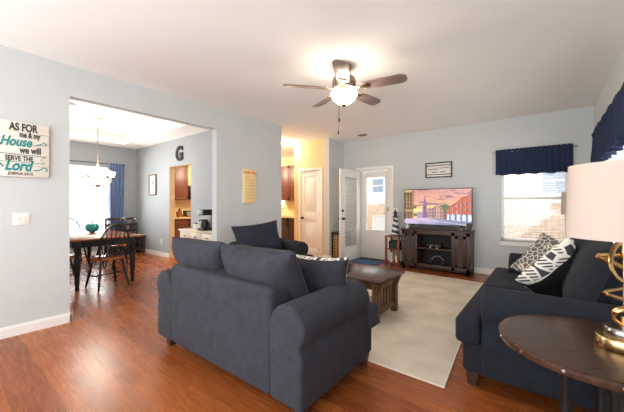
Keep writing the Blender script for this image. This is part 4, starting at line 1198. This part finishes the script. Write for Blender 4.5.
# cream cabinet with coffee maker
cc = thing('sideboard', 'cream painted sideboard against the dining room wall under the coffee maker', 'cabinet', (-5.25, 3.3, 0))
one('box', (-0.6, -0.165, 0.08), (0.6, 0.16, 0.73), 0.004).build('body', 'cream', cc)
one('box', (-0.63, -0.19, 0.73), (0.63, 0.165, 0.76), 0.006).build('top', 'cream', cc)
for i in range(3):
    x0 = -0.58+i*0.39
    for z0, z1, nm in ((0.56, 0.71, 'drawer'), (0.12, 0.53, 'door')):
        q = MB(); q.box((x0, -0.178, z0), (x0+0.37, -0.164, z1), 0.004); qo = q.build(nm, 'cream', cc)
        one('cyl', (x0+0.185, -0.178, (z0+z1)/2), (x0+0.185, -0.2, (z0+z1)/2), 0.012, seg=12).build('knob', 'bronze', qo)
for x in (-0.57, 0.57):
    for y in (-0.14, 0.13): one('box', (x-0.025, y-0.025, 0), (x+0.025, y+0.025, 0.08)).build('leg', 'cream', cc)
cm = thing('coffee_maker', 'black and silver coffee maker on the cream sideboard', 'coffee maker', (-5.14, 3.28, 0.76))
one('rbox', (0, 0, 0.025), (0.2, 0.26, 0.05), 0.012, 3).build('base', 'blackplastic', cm)
one('rbox', (0, 0.09, 0.2), (0.19, 0.08, 0.36), 0.012, 3).build('water_tank', 'greyplastic', cm)
one('rbox', (0, 0, 0.345), (0.2, 0.26, 0.11), 0.015, 3).build('brew_head', 'blackplastic', cm)
one('lathe', [(0.06, 0.05), (0.075, 0.06), (0.078, 0.14), (0.06, 0.19), (0.055, 0.21), (0.001, 0.212)], (0, -0.04, 0), 24).build('carafe', 'blackplastic', cm)
one('tube', [(0, -0.1, 0.19), (0, -0.145, 0.18), (0, -0.145, 0.1), (0, -0.112, 0.08)], 0.008, 8).build('carafe_handle', 'steel', cm)
for x, hh, m_, lab in ((-5.5, 0.13, 'lhwhite', 'white canister on the cream sideboard left of the coffee maker'), (-5.33, 0.2, 'cream', 'cream jar between the white canister and the coffee maker')):
    j = thing('canister', lab, 'canister', (x, 3.28, 0.76), 0)
    one('lathe', [(0.045, 0), (0.05, 0.006), (0.05, hh*0.75), (0.042, hh*0.85)], seg=20).build('body', m_, j)
    one('lathe', [(0.046, hh*0.85), (0.046, hh*0.94), (0.012, hh), (0.001, hh+0.008)], seg=20).build('lid', 'bronze', j)

# ------------------------------------------------------------------ kitchen glimpses
def cab_doors(root, face, rects, m, axis):
    for (a0, a1, z0, z1) in rects:
        q = MB()
        def B(p0, p1, q0, q1, d0, d1, bev=0.002):
            if axis == 'x': q.box((face+d0, p0, q0), (face+d1, p1, q1), bev)
            else: q.box((p0, face-d1, q0), (p1, face-d0, q1), bev)
        B(a0, a1, z0, z1, 0, 0.012)
        for r_ in ((a0, a0+0.05, z0, z1), (a1-0.05, a1, z0, z1), (a0, a1, z0, z0+0.05), (a0, a1, z1-0.05, z1)): B(r_[0], r_[1], r_[2], r_[3], 0.012, 0.02)
        qo = q.build('door', m, root)
        k = MB()
        zc = z0+0.06 if z1 > 1.5 else z1-0.06
        if axis == 'x': k.cyl((face+0.02, a1-0.03, zc), (face+0.04, a1-0.03, zc), 0.01)
        else: k.cyl((a0+0.03, face-0.02, zc), (a0+0.03, face-0.04, zc), 0.01)
        k.build('knob', 'bronze', qo)
kx = -8.79
u = thing('wall_cabinet', 'reddish brown kitchen wall cabinet seen through the dining room doorway', 'cabinet', (kx, 3.62, 0))
one('box', (0, 0.1, 1.39), (0.33, 1.17, 2.42), 0.003).build('body', 'cabinet', u); cab_doors(u, 0.33, ((0.11, 0.63, 1.4, 2.41), (0.64, 1.16, 1.4, 2.41)), 'cabinet', 'x')
u = thing('base_cabinet', 'reddish brown kitchen base cabinet under the tan counter', 'cabinet', (kx, 3.62, 0))
one('box', (0, 0.1, 0.1), (0.58, 2.6, 0.84)).build('body', 'cabinet', u); one('box', (0, 0.1, 0), (0.52, 2.6, 0.1)).build('toe_kick', 'espresso_dark', u)
cab_doors(u, 0.58, [(0.11+i*0.49, 0.59+i*0.49, 0.12, 0.66) for i in range(5)] + [(0.11+i*0.49, 0.59+i*0.49, 0.68, 0.83) for i in range(5)], 'cabinet', 'x')
o = one('box', (kx, 3.7, 0.84), (kx+0.63, 6.24, 0.88), 0.004).build('countertop', 'counter'); tag(o, 'tan kitchen countertop along the far kitchen wall', 'countertop')
mw = thing('microwave', 'black microwave mounted beside the kitchen wall cabinet', 'microwave', (kx, 4.82, 1.4))
one('box', (0, 0, 0), (0.36, 0.74, 0.42), 0.006).build('body', 'blackplastic', mw); one('box', (0.36, 0.02, 0.03), (0.375, 0.55, 0.39), 0.004).build('door', 'blackframe', mw); one('box', (0.36, 0.57, 0.03), (0.37, 0.72, 0.39), 0.003).build('control_panel', 'greyplastic', mw)
kb = thing('knife_block', 'brown wooden knife block on the kitchen counter', 'knife block', (kx+0.28, 4.56, 0.88))
one('prism', [(-0.08, 0), (0.08, 0), (0.02, 0.2), (-0.1, 0.16)], 'x', -0.05, 0.05, 0.003).build('block', 'redwood', kb)
for i in range(3): one('box', (-0.035+i*0.028, -0.07, 0.17), (-0.017+i*0.028, -0.05, 0.25), 0.003, Rot(-0.2, 'X')).build('knife_handle', 'blackplastic', kb)
ts = thing('toaster', 'black and steel toaster on the kitchen counter', 'toaster', (kx+0.25, 4.86, 0.88))
one('rbox', (0, 0, 0.1), (0.2, 0.3, 0.18), 0.03, 4).build('body', 'blackplastic', ts); one('box', (0.1, -0.12, 0.03), (0.104, 0.12, 0.15), 0.001).build('side_panel', 'steel', ts); one('box', (-0.03, -0.11, 0.185), (0.03, 0.11, 0.192), 0.001).build('slot', 'blackframe', ts)
# cabinets seen past the end of the left wall
u = thing('wall_cabinet', 'reddish brown kitchen wall cabinet seen past the end of the left wall', 'cabinet', (-6.5, 6.99, 0))
one('box', (-0.05, -0.33, 1.38), (1.3, 0, 2.42), 0.003).build('body', 'cabinet', u); cab_doors(u, -0.33, ((-0.04, 0.4, 1.39, 2.41), (0.41, 0.85, 1.39, 2.41), (0.86, 1.29, 1.39, 2.41)), 'cabinet', 'y')
u = thing('base_cabinet', 'dark brown kitchen base cabinet seen past the end of the left wall', 'cabinet', (-6.5, 6.99, 0))
one('box', (-1.6, -0.6, 0.1), (1.5, 0, 0.86)).build('body', 'espresso', u); one('box', (-1.6, -0.54, 0), (1.5, 0, 0.1)).build('toe_kick', 'espresso_dark', u)
cab_doors(u, -0.6, [(-1.59+i*0.44, -1.16+i*0.44, 0.12, 0.66) for i in range(7)] + [(-1.59+i*0.44, -1.16+i*0.44, 0.68, 0.85) for i in range(7)], 'espresso', 'y')
o = one('box', (-8.1, 6.36, 0.86), (-5.0, 7.0, 0.9), 0.004).build('countertop', 'counter'); tag(o, 'tan kitchen countertop under the kitchen window', 'countertop')
rl = thing('recessed_light', 'round recessed ceiling light glowing in front of the pantry', 'ceiling light', (-5.1, 5.3, H))
one('lathe', [(0.075, -0.004), (0.1, -0.006), (0.1, 0)], seg=28, cap=False).build('trim_ring', 'whiteplastic', rl)
one('lathe', [(0.001, -0.003), (0.074, -0.003)], seg=24, cap=False).build('lens', 'bulbshade', rl)
point('recessed_glow', (-5.1, 5.25, 2.6), 12, (1.0, 0.8, 0.55), 0.06)
point('kitchen_ceiling_glow', (-7.0, 5.4, 2.5), 50, (1.0, 0.85, 0.65), 0.15)
